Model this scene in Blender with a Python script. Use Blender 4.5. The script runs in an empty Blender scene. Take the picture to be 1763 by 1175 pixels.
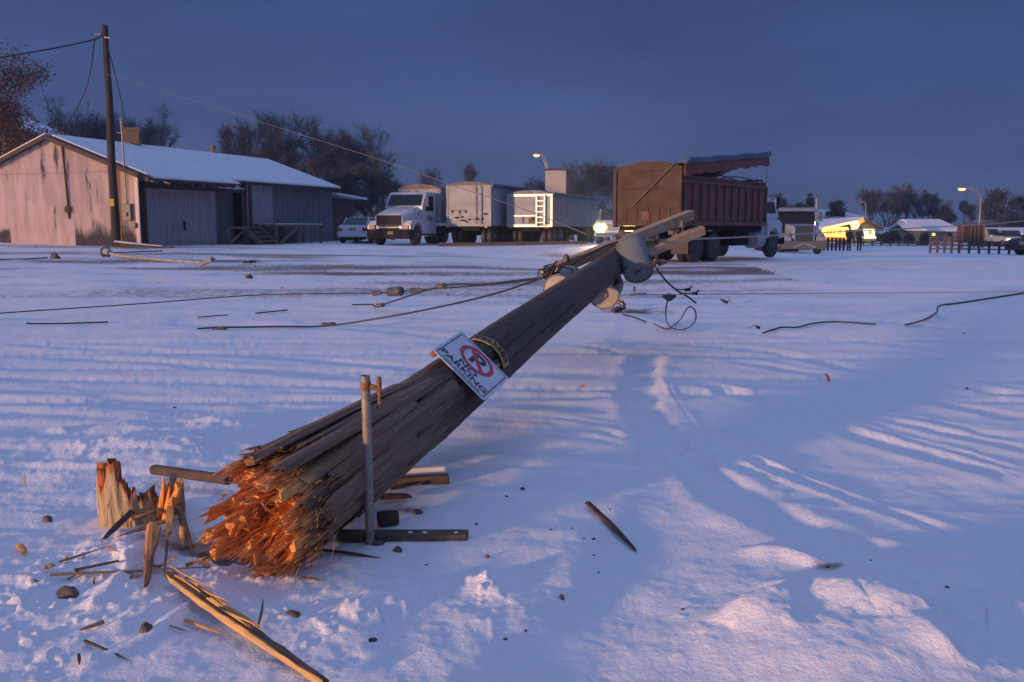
import bpy, math, random
import numpy as np
from mathutils import Vector, Matrix, Quaternion

random.seed(7)
SC = bpy.context.scene
COL = SC.collection
R = math.radians

# ------------------------------------------------------------------ camera
CAMZ, FPX, PITCH = 1.4, 1550.0, R(7.19)
cam_d = bpy.data.cameras.new('camera')
cam_d.sensor_width = 22.3
cam_d.lens = 22.3 * FPX / 1763.0
cam_d.clip_start, cam_d.clip_end = 0.05, 3000
cam_d.dof.use_dof = True
cam_d.dof.focus_distance = 4.6
cam_d.dof.aperture_fstop = 6.3
cam = bpy.data.objects.new('camera', cam_d)
cam.location = (0, 0, CAMZ)
cam.rotation_euler = (R(90) - PITCH, 0, 0)
COL.objects.link(cam)
SC.camera = cam

# ------------------------------------------------------------------ world: dim overcast dusk sky
W = bpy.data.worlds.new('World')
SC.world = W
W.use_nodes = True
wn, wl = W.node_tree.nodes, W.node_tree.links
wn.clear()
tc = wn.new('ShaderNodeTexCoord')
sx = wn.new('ShaderNodeSeparateXYZ')
wl.new(tc.outputs['Generated'], sx.inputs[0])
cr = wn.new('ShaderNodeValToRGB')
els = cr.color_ramp.elements
els[0].position, els[0].color = 0.0, (0.084, 0.108, 0.225, 1)
els[1].position, els[1].color = 1.0, (0.235, 0.325, 0.64, 1)
for p, c in ((0.05, (0.070, 0.104, 0.235, 1)), (0.13, (0.053, 0.090, 0.225, 1)), (0.25, (0.038, 0.068, 0.185, 1)), (0.55, (0.215, 0.30, 0.59, 1))):
    e = els.new(p); e.color = c
wl.new(sx.outputs['Z'], cr.inputs[0])
nz = wn.new('ShaderNodeTexNoise'); nz.inputs['Scale'].default_value = 3.0; nz.inputs['Detail'].default_value = 4
mp = wn.new('ShaderNodeMapping'); mp.inputs['Scale'].default_value = (1, 1, 4)
wl.new(tc.outputs['Generated'], mp.inputs[0]); wl.new(mp.outputs[0], nz.inputs['Vector'])
mr = wn.new('ShaderNodeMapRange'); mr.inputs['From Min'].default_value = .3; mr.inputs['From Max'].default_value = .7
mr.inputs['To Min'].default_value = .84; mr.inputs['To Max'].default_value = 1.16
wl.new(nz.outputs['Fac'], mr.inputs[0])
vm = wn.new('ShaderNodeVectorMath'); vm.operation = 'SCALE'
wl.new(cr.outputs[0], vm.inputs[0]); wl.new(mr.outputs[0], vm.inputs['Scale'])
bg = wn.new('ShaderNodeBackground'); bg.inputs['Strength'].default_value = 1.0
wl.new(vm.outputs[0], bg.inputs[0])
wo = wn.new('ShaderNodeOutputWorld'); wl.new(bg.outputs[0], wo.inputs[0])

# ------------------------------------------------------------------ low warm light from behind the camera's left
SUN_DIR = Vector((-0.76, -0.65, math.tan(R(3.6)))).normalized()
sd = bpy.data.lights.new('low_warm_sun', 'SUN')
sd.energy = 4.1
sd.color = (1.0, 0.56, 0.31)
sd.angle = R(3.2)
so = bpy.data.objects.new('low_warm_sun', sd)
so.rotation_mode = 'QUATERNION'
so.rotation_quaternion = SUN_DIR.to_track_quat('Z', 'Y')
so.location = (-30, -25, 12)
COL.objects.link(so)

SC.view_settings.view_transform = 'Standard'
SC.view_settings.look = 'None'
SC.view_settings.exposure = 0.0
SC.view_settings.gamma = 1.0
SC.cycles.max_bounces = 6
SC.cycles.sample_clamp_indirect = 3.0

# ------------------------------------------------------------------ helpers: pixel of the 1763x1175 photo -> point in space
def ray(px, py):
    dx, dy = (px - 881.5) / FPX, -(py - 587.5) / FPX
    return Vector((dx, math.cos(PITCH) + dy * math.sin(PITCH), -math.sin(PITCH) + dy * math.cos(PITCH)))

def P(px, py, Y):
    d = ray(px, py)
    return Vector((0, 0, CAMZ)) + d * (Y / d.y)

# ------------------------------------------------------------------ terrain
CTRL = [(240, 425, 38.7), (0, 418, 41), (-300, 418, 41), (570, 415, 53), (680, 422, 46), (810, 424, 47), (1000, 423, 52), (1062, 418, 44),
        (1200, 453, 29.5), (1332, 450, 34), (1385, 440, 50), (1468, 432, 66), (1600, 437, 50), (1763, 440, 48), (2000, 440, 48),
        (1500, 421, 95), (1750, 424, 95), (100, 447, 27), (260, 458, 24)]
CP = np.array([tuple(P(*c)) for c in CTRL])

def base_np(x, y):
    num = np.zeros_like(x); den = np.zeros_like(x)
    for cx, cy, cz in CP:
        w = 1.0 / ((x - cx) ** 2 + (y - cy) ** 2 + 12.0) ** 1.5
        num += w * cz; den += w
    s = np.clip((y - 9.0) / 18.0, 0, 1); s = s * s * (3 - 2 * s)
    return s * num / den

def base(x, y):
    return float(base_np(np.array([x]), np.array([y]))[0])

def hash2(ix, iy, seed):
    n = (ix.astype(np.int64) * 374761393 + iy.astype(np.int64) * 668265263 + seed * 974711) & 0xFFFFFFFF
    n = ((n ^ (n >> 13)) * 1274126177) & 0xFFFFFFFF
    n = n ^ (n >> 16)
    return (n & 0xFFFFFF).astype(np.float64) / float(0xFFFFFF)

def vnoise(x, y, seed):
    ix, iy = np.floor(x), np.floor(y)
    fx, fy = x - ix, y - iy
    fx = fx * fx * fx * (fx * (fx * 6 - 15) + 10); fy = fy * fy * fy * (fy * (fy * 6 - 15) + 10)
    a, b = hash2(ix, iy, seed), hash2(ix + 1, iy, seed)
    c, d = hash2(ix, iy + 1, seed), hash2(ix + 1, iy + 1, seed)
    return (a + (b - a) * fx) * (1 - fy) + (c + (d - c) * fx) * fy - 0.5

def fbm(x, y, seed, octs=4, gain=.5):
    s = np.zeros_like(x); a = 1.0
    for o in range(octs):
        c, sn = math.cos(.6 * o + .3), math.sin(.6 * o + .3)
        s += a * vnoise((x * c - y * sn) * 2 ** o, (x * sn + y * c) * 2 ** o, seed + o)
        a *= gain
    return s

def gflat(px, py):
    """ground point under a pixel (smooth terrain)"""
    d = ray(px, py)
    lo, hi = .5, 150.0
    p = None
    t = 0.5
    C = Vector((0, 0, CAMZ))
    prev = t
    while t < 160:
        p = C + d * t
        if p.z <= base(p.x, p.y):
            lo, hi = prev, t
            for _ in range(24):
                m = (lo + hi) / 2
                p = C + d * m
                if p.z <= base(p.x, p.y): hi = m
                else: lo = m
            return C + d * hi
        prev = t
        t *= 1.04
    return p

def gxy(px, py):
    p = gflat(px, py)
    return (p.x, p.y)

def polydist(x, y, pts):
    """distance to a polyline, and signed side, and running parameter"""
    best = np.full_like(x, 1e9); side = np.zeros_like(x); run = np.zeros_like(x); acc = 0.0
    for (ax, ay), (bx, by) in zip(pts[:-1], pts[1:]):
        dx, dy = bx - ax, by - ay
        L2 = dx * dx + dy * dy + 1e-9; L = math.sqrt(L2)
        t = np.clip(((x - ax) * dx + (y - ay) * dy) / L2, 0, 1)
        qx, qy = x - ax - t * dx, y - ay - t * dy
        d = np.sqrt(qx * qx + qy * qy)
        m = d < best
        best = np.where(m, d, best)
        side = np.where(m, np.sign(dx * qy - dy * qx), side)
        run = np.where(m, acc + t * L, run)
        acc += L
    return best, side, run, acc

def smooth_poly(pts, n=6):
    P_ = [Vector((p[0], p[1], 0)) for p in pts]
    if len(P_) < 3: return pts
    out = []
    for i in range(len(P_) - 1):
        p0 = P_[max(i - 1, 0)]; p1 = P_[i]; p2 = P_[i + 1]; p3 = P_[min(i + 2, len(P_) - 1)]
        for k in range(n):
            t = k / n
            v = .5 * ((2 * p1) + (p2 - p0) * t + (2 * p0 - 5 * p1 + 4 * p2 - p3) * t * t + (3 * p1 - p0 - 3 * p2 + p3) * t ** 3)
            out.append((v.x, v.y))
    out.append((P_[-1].x, P_[-1].y))
    return out

def pxpoly(*pts):
    return smooth_poly([gxy(*p) for p in pts])

# ridges and ruts left in the snow by tyres:  (polyline, rut half width, rut depth, berm height)
TRACKS = [
    (pxpoly((1115, 610), (1100, 680), (1125, 730), (1180, 790), (1290, 870), (1420, 930), (1600, 990), (1800, 1050)), .15, .034, .030),
    (pxpoly((1235, 760), (1330, 805), (1480, 862), (1620, 910), (1800, 975)), .05, .006, .060),
    (pxpoly((1190, 655), (1290, 680), (1390, 712), (1470, 735)), .03, .006, .036),
    (pxpoly((1250, 700), (1420, 722), (1600, 765), (1800, 822)), .04, .012, .034),
    (pxpoly((1360, 690), (1520, 712), (1763, 760)), .05, .012, .024),
    (pxpoly((1600, 640), (1700, 655), (1800, 668)), .06, .008, .03),
    (pxpoly((1500, 655), (1640, 668), (1800, 690)), .05, .008, .028),
    (pxpoly((1010, 700), (1100, 712), (1180, 728)), .04, .004, .02),
    (pxpoly((920, 720), (1040, 735), (1130, 765)), .05, .004, .03),
    (pxpoly((1142, 645), (1165, 690), (1210, 745)), .018, .0, .026),
    (pxpoly((1190, 660), (1280, 684), (1400, 725), (1560, 770), (1800, 840)), .10, .018, .034),
    (pxpoly((1480, 715), (1620, 745), (1763, 775), (1850, 800)), .07, .012, .032),
    (pxpoly((1240, 618), (1420, 645), (1600, 690), (1800, 730)), .12, .016, .03),
    (pxpoly((1050, 590), (1300, 600), (1500, 640), (1800, 690)), .12, .016, .03),
    (pxpoly((950, 590), (1110, 615)), .10, .010, .035),
    (pxpoly((980, 740), (1100, 760), (1195, 790)), .07, .0, .045),
    (pxpoly((0, 590), (200, 600), (400, 612), (600, 625), (760, 640)), .13, .018, .022),
    (pxpoly((0, 612), (200, 620), (450, 640), (700, 650)), .13, .018, .022),
    (pxpoly((0, 560), (300, 556), (600, 566), (850, 590)), .14, .015, .022),
    (pxpoly((1100, 560), (1400, 580), (1800, 620)), .14, .018, .03),
    (pxpoly((1120, 530), (1400, 545), (1800, 580)), .16, .018, .03),
    (pxpoly((1480, 600), (1640, 612), (1800, 622)), .12, .012, .03),
]
# soft ridge crests of snow near the camera: (polyline, half width, height)
RNG_T = random.Random(19)
for _k in range(20):
    _y = 7.0 + 1.15 * _k + RNG_T.uniform(-.9, .9); _s = RNG_T.uniform(-.17, .09); _b = RNG_T.uniform(-.008, .008)
    TRACKS.append(([(x_, _y + _s * x_ + _b * x_ * x_) for x_ in (-26, -13, -6, 0, 6, 13, 26)], RNG_T.uniform(.10, .17), RNG_T.uniform(.010, .024), RNG_T.uniform(.008, .020)))
RIDGES = [
    (pxpoly((1270, 950), (1340, 955), (1400, 975), (1440, 980)), .05, .055),
    (pxpoly((1440, 975), (1530, 1000), (1590, 1005), (1680, 1030)), .055, .06),
    (pxpoly((1510, 930), (1570, 945), (1640, 965)), .05, .03),
    (pxpoly((1300, 1005), (1360, 1025), (1400, 1035)), .05, .04),
    (pxpoly((1240, 1095), (1330, 1060), (1430, 1040), (1490, 1042)), .10, .10),
    (pxpoly((1490, 1042), (1530, 1075), (1580, 1080), (1640, 1050), (1710, 1040), (1780, 1090)), .10, .10),
    (pxpoly((1560, 1110), (1620, 1150), (1660, 1180)), .05, .06),
    (pxpoly((290, 1035), (230, 1075), (150, 1105), (60, 1130)), .05, .05),
    (pxpoly((330, 1035), (280, 1085), (190, 1125), (120, 1160)), .045, .05),
    (pxpoly((235, 960), (200, 1010), (150, 1060)), .035, .035),
    (pxpoly((90, 735), (125, 745)), .06, .05),
    (pxpoly((350, 725), (430, 735)), .14, .05),
    (pxpoly((575, 1085), (640, 1045), (720, 1055)), .09, .085),
    (pxpoly((800, 1015), (880, 1008)), .07, .06),
]
STEP_EDGE = pxpoly((1020, 900), (1035, 950), (1010, 1010), (950, 1070), (880, 1110), (820, 1190))
PIT = gxy(410, 935)
RUBBLE = gxy(240, 960)
MOUND_L = gxy(270, 770)
MOUND_R = gxy(1480, 1130)

def detail(x, y):
    near = 1.0 / (1.0 + (y / 9.0) ** 2)
    h = .034 * fbm(x / 1.9, y / 1.9, 11, 3) * np.clip(y / 3.0, .4, 1)
    # long soft streaks, roughly across the view and slightly towards the camera on the right
    a = R(-13)
    u, v = x * math.cos(a) + y * math.sin(a), -x * math.sin(a) + y * math.cos(a)
    warp = .25 * vnoise(u / 1.4, v / .8, 5)
    st = fbm(u / 1.9 + warp, (v + .25 * warp) / .23, 21, 3, .55)
    fade = np.clip((y - 2.6) / 3, .22, 1) / (1 + (y / 26) ** 2)
    patch = np.clip(.55 + 1.5 * fbm(x / 2.6, y / 2.6, 40, 2), .1, 1.3)
    h = h + .034 * st * fade * patch
    st2 = fbm(x / 4.5 + 3, y / .55, 61, 3, .6)
    h = h + .060 * st2 * np.clip((y - 8) / 8, 0, 1) / (1 + (y / 60) ** 2)
    # crumbly lumps
    def blob(c, r):
        return np.exp(-((x - c[0]) ** 2 + (y - c[1]) ** 2) / (r * r))
    rub = np.clip(1.0 * blob(RUBBLE, .55) + .8 * blob(MOUND_L, .8) + .42 * blob(MOUND_R, .6) + .95 * blob(gxy(640, 1065), .34) + .8 * blob(gxy(830, 1020), .16) + .55 * blob(gxy(60, 1050), .6), 0, 1.2)
    lum = fbm(x / .24, y / .24, 31, 4, .5)
    h = h + (.009 + .024 * rub) * lum * np.clip(near * 1.35, 0, 1)
    fine = fbm(x / .045, y / .045, 35, 2, .5)
    h = h + (.0026 + .004 * rub) * fine * np.clip(near * 1.3, 0, 1)
    h = h + .06 * blob(MOUND_L, .6) + .10 * blob(MOUND_R, .42) + .03 * blob(RUBBLE, .5)
    # crust broken into crumbs
    cr_ = np.maximum(0, vnoise(x / .055, y / .055, 83) + .6 * vnoise(x / .024, y / .024, 84) - .10)
    h = h + .055 * np.clip(rub, 0, 1) * cr_ * np.clip(near * 1.3, 0, 1) * np.clip(.5 + 2 * vnoise(x / .3, y / .3, 85), 0, 1)
    for pts, w, dep, ber in TRACKS:
        d, sd_, run, tot = polydist(x, y, pts)
        ends = np.clip(run / .5, 0, 1) * np.clip((tot - run) / .5, 0, 1) if tot > 1.5 else np.clip(run / .2, 0, 1) * np.clip((tot - run) / .2, 0, 1)
        broken = np.clip(.7 + 1.1 * vnoise(run / .7, sd_ * 3.0, 51), .2, 1.2)
        ww = w * (1 + .35 * vnoise(run / .3, sd_ * 2.0, 57))
        tread = 1 + .28 * np.sign(np.sin(run * 42 + 9 * d / w)) * np.clip(1 - y / 16, 0, 1) if w > .09 and dep < .03 else 1.0
        h = h - dep * tread * ends * np.exp(-(d / ww) ** 4)
        h = h + .60 * ber * ends * broken * np.exp(-((d - ww * 1.5) / (ww * .45 + .02)) ** 2) * np.where(sd_ > 0, 1.0, .55)
    for pts, w, ht in RIDGES:
        d, sd_, run, tot = polydist(x, y, pts)
        ends = np.clip(run / .12 + .15, 0, 1) * np.clip((tot - run) / .12 + .15, 0, 1)
        ww = w * np.where(sd_ > 0, .75, 1.3) * (1 + .5 * vnoise(run / .12, sd_ * 2.0, 77))
        h = h + .85 * ht * (.8 + .6 * vnoise(run / .2, sd_ * 0, 78)) * ends * np.exp(-(d / ww) ** 2)
    d, sd_, run, tot = polydist(x, y, STEP_EDGE)
    h = h + .028 * np.tanh(-sd_ * d / .07) * np.exp(-(d / .5) ** 2) * np.clip(run / .2, 0, 1)
    # the hole torn open beside the stump
    h = h - .13 * np.exp(-(((x - PIT[0]) / .26) ** 2 + ((y - PIT[1]) / .20) ** 2)) * (1 + .7 * lum)
    return h

def gz(x, y):
    X, Y = np.array([float(x)]), np.array([float(y)])
    return float((base_np(X, Y) + detail(X, Y))[0])

def G(px, py, dz=0.0):
    p = gflat(px, py)
    return Vector((p.x, p.y, gz(p.x, p.y) + dz))

# ------------------------------------------------------------------ materials
def mat(name, c1, c2=None, scale=4.0, rough=.7, metal=0.0, stretch=(1, 1, 1), bump=0.0, bscale=None, lo=.4, hi=.6, snow=0.0, c3=None, c3scale=9.0, c3lo=.58, spec=.5, attr=None, detail_=5.0):
    m = bpy.data.materials.new(name); m.use_nodes = True
    n, l = m.node_tree.nodes, m.node_tree.links
    b = n['Principled BSDF']
    b.inputs['Roughness'].default_value = rough
    b.inputs['Metallic'].default_value = metal
    b.inputs['Specular IOR Level'].default_value = spec
    t = n.new('ShaderNodeTexCoord')
    mpn = n.new('ShaderNodeMapping'); mpn.inputs['Scale'].default_value = stretch
    l.new(t.outputs['Object'], mpn.inputs[0])
    def noise(sc, det=None):
        q = n.new('ShaderNodeTexNoise'); q.inputs['Scale'].default_value = sc; q.inputs['Detail'].default_value = detail_ if det is None else det
        q.inputs['Roughness'].default_value = .6
        l.new(mpn.outputs[0], q.inputs['Vector']); return q
    def ramp(sock, a, b_):
        q = n.new('ShaderNodeMapRange'); q.inputs['From Min'].default_value = a; q.inputs['From Max'].default_value = b_
        l.new(sock, q.inputs[0]); return q.outputs[0]
    def mix(f, a, b_):
        q = n.new('ShaderNodeMix'); q.data_type = 'RGBA'
        l.new(f, q.inputs[0])
        for k, s in ((6, a), (7, b_)):
            if isinstance(s, tuple): q.inputs[k].default_value = (*s, 1)
            else: l.new(s, q.inputs[k])
        return q.outputs[2]
    col = c1
    if c2:
        col = mix(ramp(noise(scale).outputs['Fac'], lo, hi), c1, c2)
    if c3:
        col = mix(ramp(noise(c3scale).outputs['Fac'], c3lo, c3lo + .06), col, c3)
    if attr:
        at = n.new('ShaderNodeAttribute'); at.attribute_name = attr[0]
        nn = n.new('ShaderNodeMath'); nn.operation = 'MULTIPLY_ADD'
        l.new(noise(scale * 2).outputs['Fac'], nn.inputs[0]); nn.inputs[1].default_value = .9; nn.inputs[2].default_value = -.45
        ad = n.new('ShaderNodeMath'); ad.operation = 'ADD'
        l.new(at.outputs['Fac'], ad.inputs[0]); l.new(nn.outputs[0], ad.inputs[1])
        other = mix(ramp(noise(scale * 1.3).outputs['Fac'], .35, .65), attr[1], attr[2])
        col = mix(ramp(ad.outputs[0], .25, .7), col, other)
    if snow:
        g = n.new('ShaderNodeNewGeometry'); s = n.new('ShaderNodeSeparateXYZ'); l.new(g.outputs['Normal'], s.inputs[0])
        q = n.new('ShaderNodeTexNoise'); q.inputs['Scale'].default_value = 6; q.inputs['Detail'].default_value = 4
        l.new(t.outputs['Object'], q.inputs['Vector'])
        ma = n.new('ShaderNodeMath'); ma.operation = 'MULTIPLY_ADD'
        l.new(q.outputs['Fac'], ma.inputs[0]); ma.inputs[1].default_value = .9
        l.new(s.outputs['Z'], ma.inputs[2])
        col = mix(ramp(ma.outputs[0], 1.45 - snow * .5, 1.6 - snow * .5), col, (.78, .80, .84))
    if isinstance(col, tuple): b.inputs['Base Color'].default_value = (*col, 1)
    else: l.new(col, b.inputs['Base Color'])
    if bump:
        bp = n.new('ShaderNodeBump'); bp.inputs['Strength'].default_value = bump; bp.inputs['Distance'].default_value = .01
        l.new(noise(bscale or scale * 3).outputs['Fac'], bp.inputs['Height'])
        l.new(bp.outputs[0], b.inputs['Normal'])
    return m

def emit(name, c, s):
    m = bpy.data.materials.new(name); m.use_nodes = True
    b = m.node_tree.nodes['Principled BSDF']
    b.inputs['Base Color'].default_value = (*c, 1)
    b.inputs['Emission Color'].default_value = (*c, 1)
    b.inputs['Emission Strength'].default_value = s
    return m

def snow_material():
    m = bpy.data.materials.new('snow'); m.use_nodes = True
    n, l = m.node_tree.nodes, m.node_tree.links
    b = n['Principled BSDF']; b.inputs['Roughness'].default_value = .62; b.inputs['Specular IOR Level'].default_value = .25
    t = n.new('ShaderNodeTexCoord')
    at = n.new('ShaderNodeAttribute'); at.attribute_name = 'dirt'
    q = n.new('ShaderNodeTexNoise'); q.inputs['Scale'].default_value = 9; q.inputs['Detail'].default_value = 6; q.inputs['Roughness'].default_value = .65
    l.new(t.outputs['Object'], q.inputs['Vector'])
    ma = n.new('ShaderNodeMath'); ma.operation = 'MULTIPLY_ADD'
    l.new(q.outputs['Fac'], ma.inputs[0]); ma.inputs[1].default_value = 1.3; ma.inputs[2].default_value = -.65
    ad = n.new('ShaderNodeMath'); ad.operation = 'ADD'; l.new(at.outputs['Fac'], ad.inputs[0]); l.new(ma.outputs[0], ad.inputs[1])
    r = n.new('ShaderNodeMapRange'); r.inputs['From Min'].default_value = .28; r.inputs['From Max'].default_value = .8
    l.new(ad.outputs[0], r.inputs[0])
    dm = n.new('ShaderNodeTexNoise'); dm.inputs['Scale'].default_value = 40; dm.inputs['Detail'].default_value = 4
    l.new(t.outputs['Object'], dm.inputs['Vector'])
    dmx = n.new('ShaderNodeMix'); dmx.data_type = 'RGBA'; dmx.inputs[6].default_value = (.10, .065, .045, 1); dmx.inputs[7].default_value = (.24, .18, .15, 1)
    l.new(dm.outputs['Fac'], dmx.inputs[0])
    mx = n.new('ShaderNodeMix'); mx.data_type = 'RGBA'; mx.inputs[6].default_value = (.86, .86, .89, 1)
    l.new(r.outputs[0], mx.inputs[0]); l.new(dmx.outputs[2], mx.inputs[7])
    l.new(mx.outputs[2], b.inputs['Base Color'])
    n1 = n.new('ShaderNodeTexNoise'); n1.inputs['Scale'].default_value = 55; n1.inputs['Detail'].default_value = 6; n1.inputs['Roughness'].default_value = .65
    l.new(t.outputs['Object'], n1.inputs['Vector'])
    bp = n.new('ShaderNodeBump'); bp.inputs['Strength'].default_value = .8; bp.inputs['Distance'].default_value = .012
    l.new(n1.outputs['Fac'], bp.inputs['Height'])
    l.new(bp.outputs[0], b.inputs['Normal'])
    return m

M = {}
M['snow'] = snow_material()
M['roof_snow'] = mat('roof_snow', (.80, .81, .85), (.72, .73, .78), 2.0, .7, bump=.2, bscale=8)
M['pole'] = mat('weathered_pole_wood', (.070, .048, .036), (.115, .080, .060), 14, .85, stretch=(1, 1, .22), bump=1.0, bscale=70, lo=.35, hi=.68, c3=(.035, .028, .022), c3scale=22, c3lo=.62, attr=('fresh', (.27, .19, .125), (.13, .088, .06)))
M['splinter'] = mat('splintered_wood', (.15, .085, .052), (.27, .16, .095), 42, .8, stretch=(1, 1, .08), bump=1.0, bscale=95, lo=.35, hi=.65, attr=('fresh', (.92, .47, .14), (.68, .24, .06)))
M['fresh'] = mat('fresh_broken_wood', (.66, .36, .13), (.45, .19, .07), 18, .75, stretch=(1, 1, .4), bump=.6)
M['graywood'] = mat('grey_weathered_wood', (.20, .16, .125), (.11, .085, .065), 15, .85, stretch=(.3, .3, 1), bump=.6, lo=.3, hi=.7)
M['oldwood'] = mat('dark_old_wood', (.060, .045, .036), (.12, .09, .07), 12, .9, bump=.5, lo=.3, hi=.7)
M['poledark'] = mat('dark_creosote_pole', (.030, .022, .018), (.055, .042, .033), 6, .9, stretch=(1, 1, .2), bump=.4)
M['darkbrown'] = mat('dark_brown_wood', (.045, .028, .022), (.09, .05, .035), 12, .9, bump=.4)
M['tanwood'] = mat('tan_crossarm_wood', (.42, .29, .19), (.30, .20, .13), 10, .8, bump=.4, lo=.3, hi=.7)
M['stump'] = mat('stump_wood', (.48, .38, .24), (.33, .25, .15), 38, .85, stretch=(1, 1, .12), bump=.9, bscale=80, c3=(.10, .06, .035), c3scale=30, c3lo=.63, attr=('fresh', (.58, .20, .06), (.40, .11, .035)))
M['steel'] = mat('galvanised_steel', (.34, .31, .25), (.24, .22, .17), 20, .5, .35, bump=.15)
M['rust'] = mat('rusty_steel', (.34, .16, .06), (.20, .09, .035), 30, .8, .2, bump=.4)
M['can'] = mat('grey_green_transformer_paint', (.165, .19, .185), (.125, .145, .142), 6, .5, .1, lo=.3, hi=.7, bump=.1)
M['canwarm'] = mat('pale_transformer_base', (.42, .38, .32), (.34, .30, .25), 6, .6, .1)
M['black'] = mat('black_rubber', (.018, .018, .02), (.03, .03, .032), 10, .6)
M['cable'] = mat('dark_cable', (.022, .022, .026), rough=.5)
M['palecable'] = mat('bare_aluminium_wire', (.40, .36, .30), rough=.5, metal=.3)
M['dimcable'] = mat('dull_wire', (.16, .145, .13), rough=.6)
M['porcelain'] = mat('brown_porcelain', (.07, .035, .025), (.05, .025, .02), 8, .25)
M['greyins'] = mat('grey_polymer_insulator', (.085, .08, .085), rough=.4)
M['white'] = mat('white_truck_paint', (.55, .58, .64), (.46, .49, .54), 2.0, .35, bump=.02)
M['dirtywhite'] = mat('dirty_white_panel', (.38, .40, .43), (.30, .31, .33), 1.6, .6, spec=.15, c3=(.12, .10, .085), c3scale=1.7, c3lo=.66)
M['alu'] = mat('aluminium', (.60, .60, .60), (.50, .50, .51), 5, .28, .85)
M['shinyalu'] = mat('polished_aluminium_trim', (.50, .49, .47), rough=.42, metal=1.0)
M['dullmetal'] = mat('dull_grille_metal', (.05, .048, .05), rough=.7, spec=.08)
M['chrome'] = mat('chrome', (.75, .75, .76), rough=.12, metal=1.0)
M['bluepanel'] = mat('blue_grey_panel', (.30, .35, .42), (.24, .28, .34), 3, .5)
M['bumpgrey'] = mat('dull_bumper', (.10, .115, .14), rough=.6, spec=.1)
M['glass'] = mat('dark_glass', (.012, .016, .018), rough=.05)
M['chassis'] = mat('black_chassis', (.018, .017, .018), (.032, .03, .03), 5, .9, spec=.04)
M['redbox'] = mat('faded_red_truck_box', (.18, .068, .048), (.12, .052, .040), 2.5, .75, bump=.2, c3=(.10, .055, .045), c3scale=5, c3lo=.6)
M['tangate'] = mat('dusty_orange_tailgate', (.105, .076, .065), (.078, .055, .047), 2.0, .85, spec=.05, bump=.2, c3=(.09, .058, .046), c3scale=4, c3lo=.62)
M['bluetarp'] = mat('blue_tarp', (.08, .12, .22), (.05, .08, .15), 4, .6, bump=.4)
M['redtarp'] = mat('red_tarp', (.22, .06, .045), (.15, .045, .035), 3, .7, bump=.5)
M['bluetruck'] = mat('dark_blue_truck_paint', (.27, .31, .38), (.21, .25, .31), 3, .45, spec=.15)
M['darkgrille'] = mat('dark_grille_mesh', (.05, .06, .08), rough=.6, spec=.1)
M['maroon'] = mat('dark_truck_cab_paint', (.022, .018, .026), rough=.35)
M['tarptan'] = mat('tan_tarp', (.20, .165, .15), (.155, .13, .12), 3, .8)
M['redlens'] = mat('red_lens', (.35, .02, .015), rough=.2)
M['clearlens'] = mat('clear_headlamp_lens', (.20, .20, .20), rough=.35, spec=.2)
M['gable'] = mat('peeling_pinkish_white_sheet', (.78, .65, .61), (.62, .51, .48), 2.2, .65, stretch=(1.2, 1.2, .22), c3=(.13, .12, .125), c3scale=1.5, c3lo=.62, bump=.1, attr=('fresh', (.15, .14, .145), (.12, .105, .11)))
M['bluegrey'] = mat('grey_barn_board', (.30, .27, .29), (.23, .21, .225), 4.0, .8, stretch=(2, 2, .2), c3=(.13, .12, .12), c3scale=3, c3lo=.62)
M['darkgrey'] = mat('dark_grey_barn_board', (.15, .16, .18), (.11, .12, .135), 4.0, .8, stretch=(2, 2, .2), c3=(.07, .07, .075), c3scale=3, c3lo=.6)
M['brick'] = mat('old_brick', (.20, .13, .09), (.12, .08, .06), 12, .9)
M['trim'] = mat('dark_roof_trim', (.05, .04, .035), (.08, .06, .05), 5, .9)
M['bark'] = mat('grey_brown_bark', (.036, .033, .034), (.062, .056, .056), 6, .9)
M['frost'] = mat('frosted_twig', (.060, .056, .058), (.125, .118, .125), 1.2, .9, lo=.4, hi=.62)
M['brownleaf'] = mat('dry_brown_leaf', (.20, .085, .05), (.08, .042, .03), 1.5, .9)
M['needle'] = mat('dark_evergreen', (.030, .040, .032), (.05, .06, .05), 1.5, .9)
M['signwhite'] = mat('sign_white', (.72, .73, .76), (.64, .65, .68), 5, .4, c3=(.40, .38, .36), c3scale=14, c3lo=.68)
M['signred'] = mat('sign_red', (.62, .03, .05), rough=.4)
M['signnavy'] = mat('sign_navy', (.018, .02, .055), rough=.4)
M['signgrey'] = mat('sign_grey', (.16, .17, .22), rough=.4)
M['tagyellow'] = mat('yellow_number_band', (.55, .36, .07), (.42, .26, .05), 20, .5)
M['orange'] = mat('orange_ribbon', (.75, .10, .03), rough=.6)
M['stone'] = mat('brown_stone', (.075, .06, .055), (.14, .11, .095), 25, .85, bump=.3, snow=.0)
M['palepipe'] = mat('pale_painted_pipe', (.36, .34, .32), (.26, .24, .22), 5, .6)
M['rustpanel'] = mat('rust_red_fence', (.15, .055, .032), (.08, .035, .022), 4, .8)
M['pipefence'] = mat('dark_pipe_fence', (.055, .045, .045), (.09, .07, .065), 4, .7)
M['wallbrown'] = mat('brown_wall', (.16, .085, .055), (.12, .065, .045), 3, .9)
M['wallgrey'] = mat('grey_house_wall', (.22, .22, .23), (.18, .18, .19), 3, .9)
M['wallgreen'] = mat('green_gable_wall', (.17, .20, .15), (.13, .15, .12), 3, .9)
M['asphalt'] = mat('wet_asphalt', (.035, .035, .04), (.06, .06, .065), 2, .6)
M['billboard'] = mat('pale_billboard', (.50, .48, .42), (.45, .40, .35), 1.2, .6, c3=(.40, .33, .25), c3scale=1.3, c3lo=.62)
M['cloth_dark'] = mat('dark_work_clothes', (.022, .022, .026), (.035, .033, .036), 8, .9)
M['skin'] = mat('skin', (.45, .27, .20), rough=.6)
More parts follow.
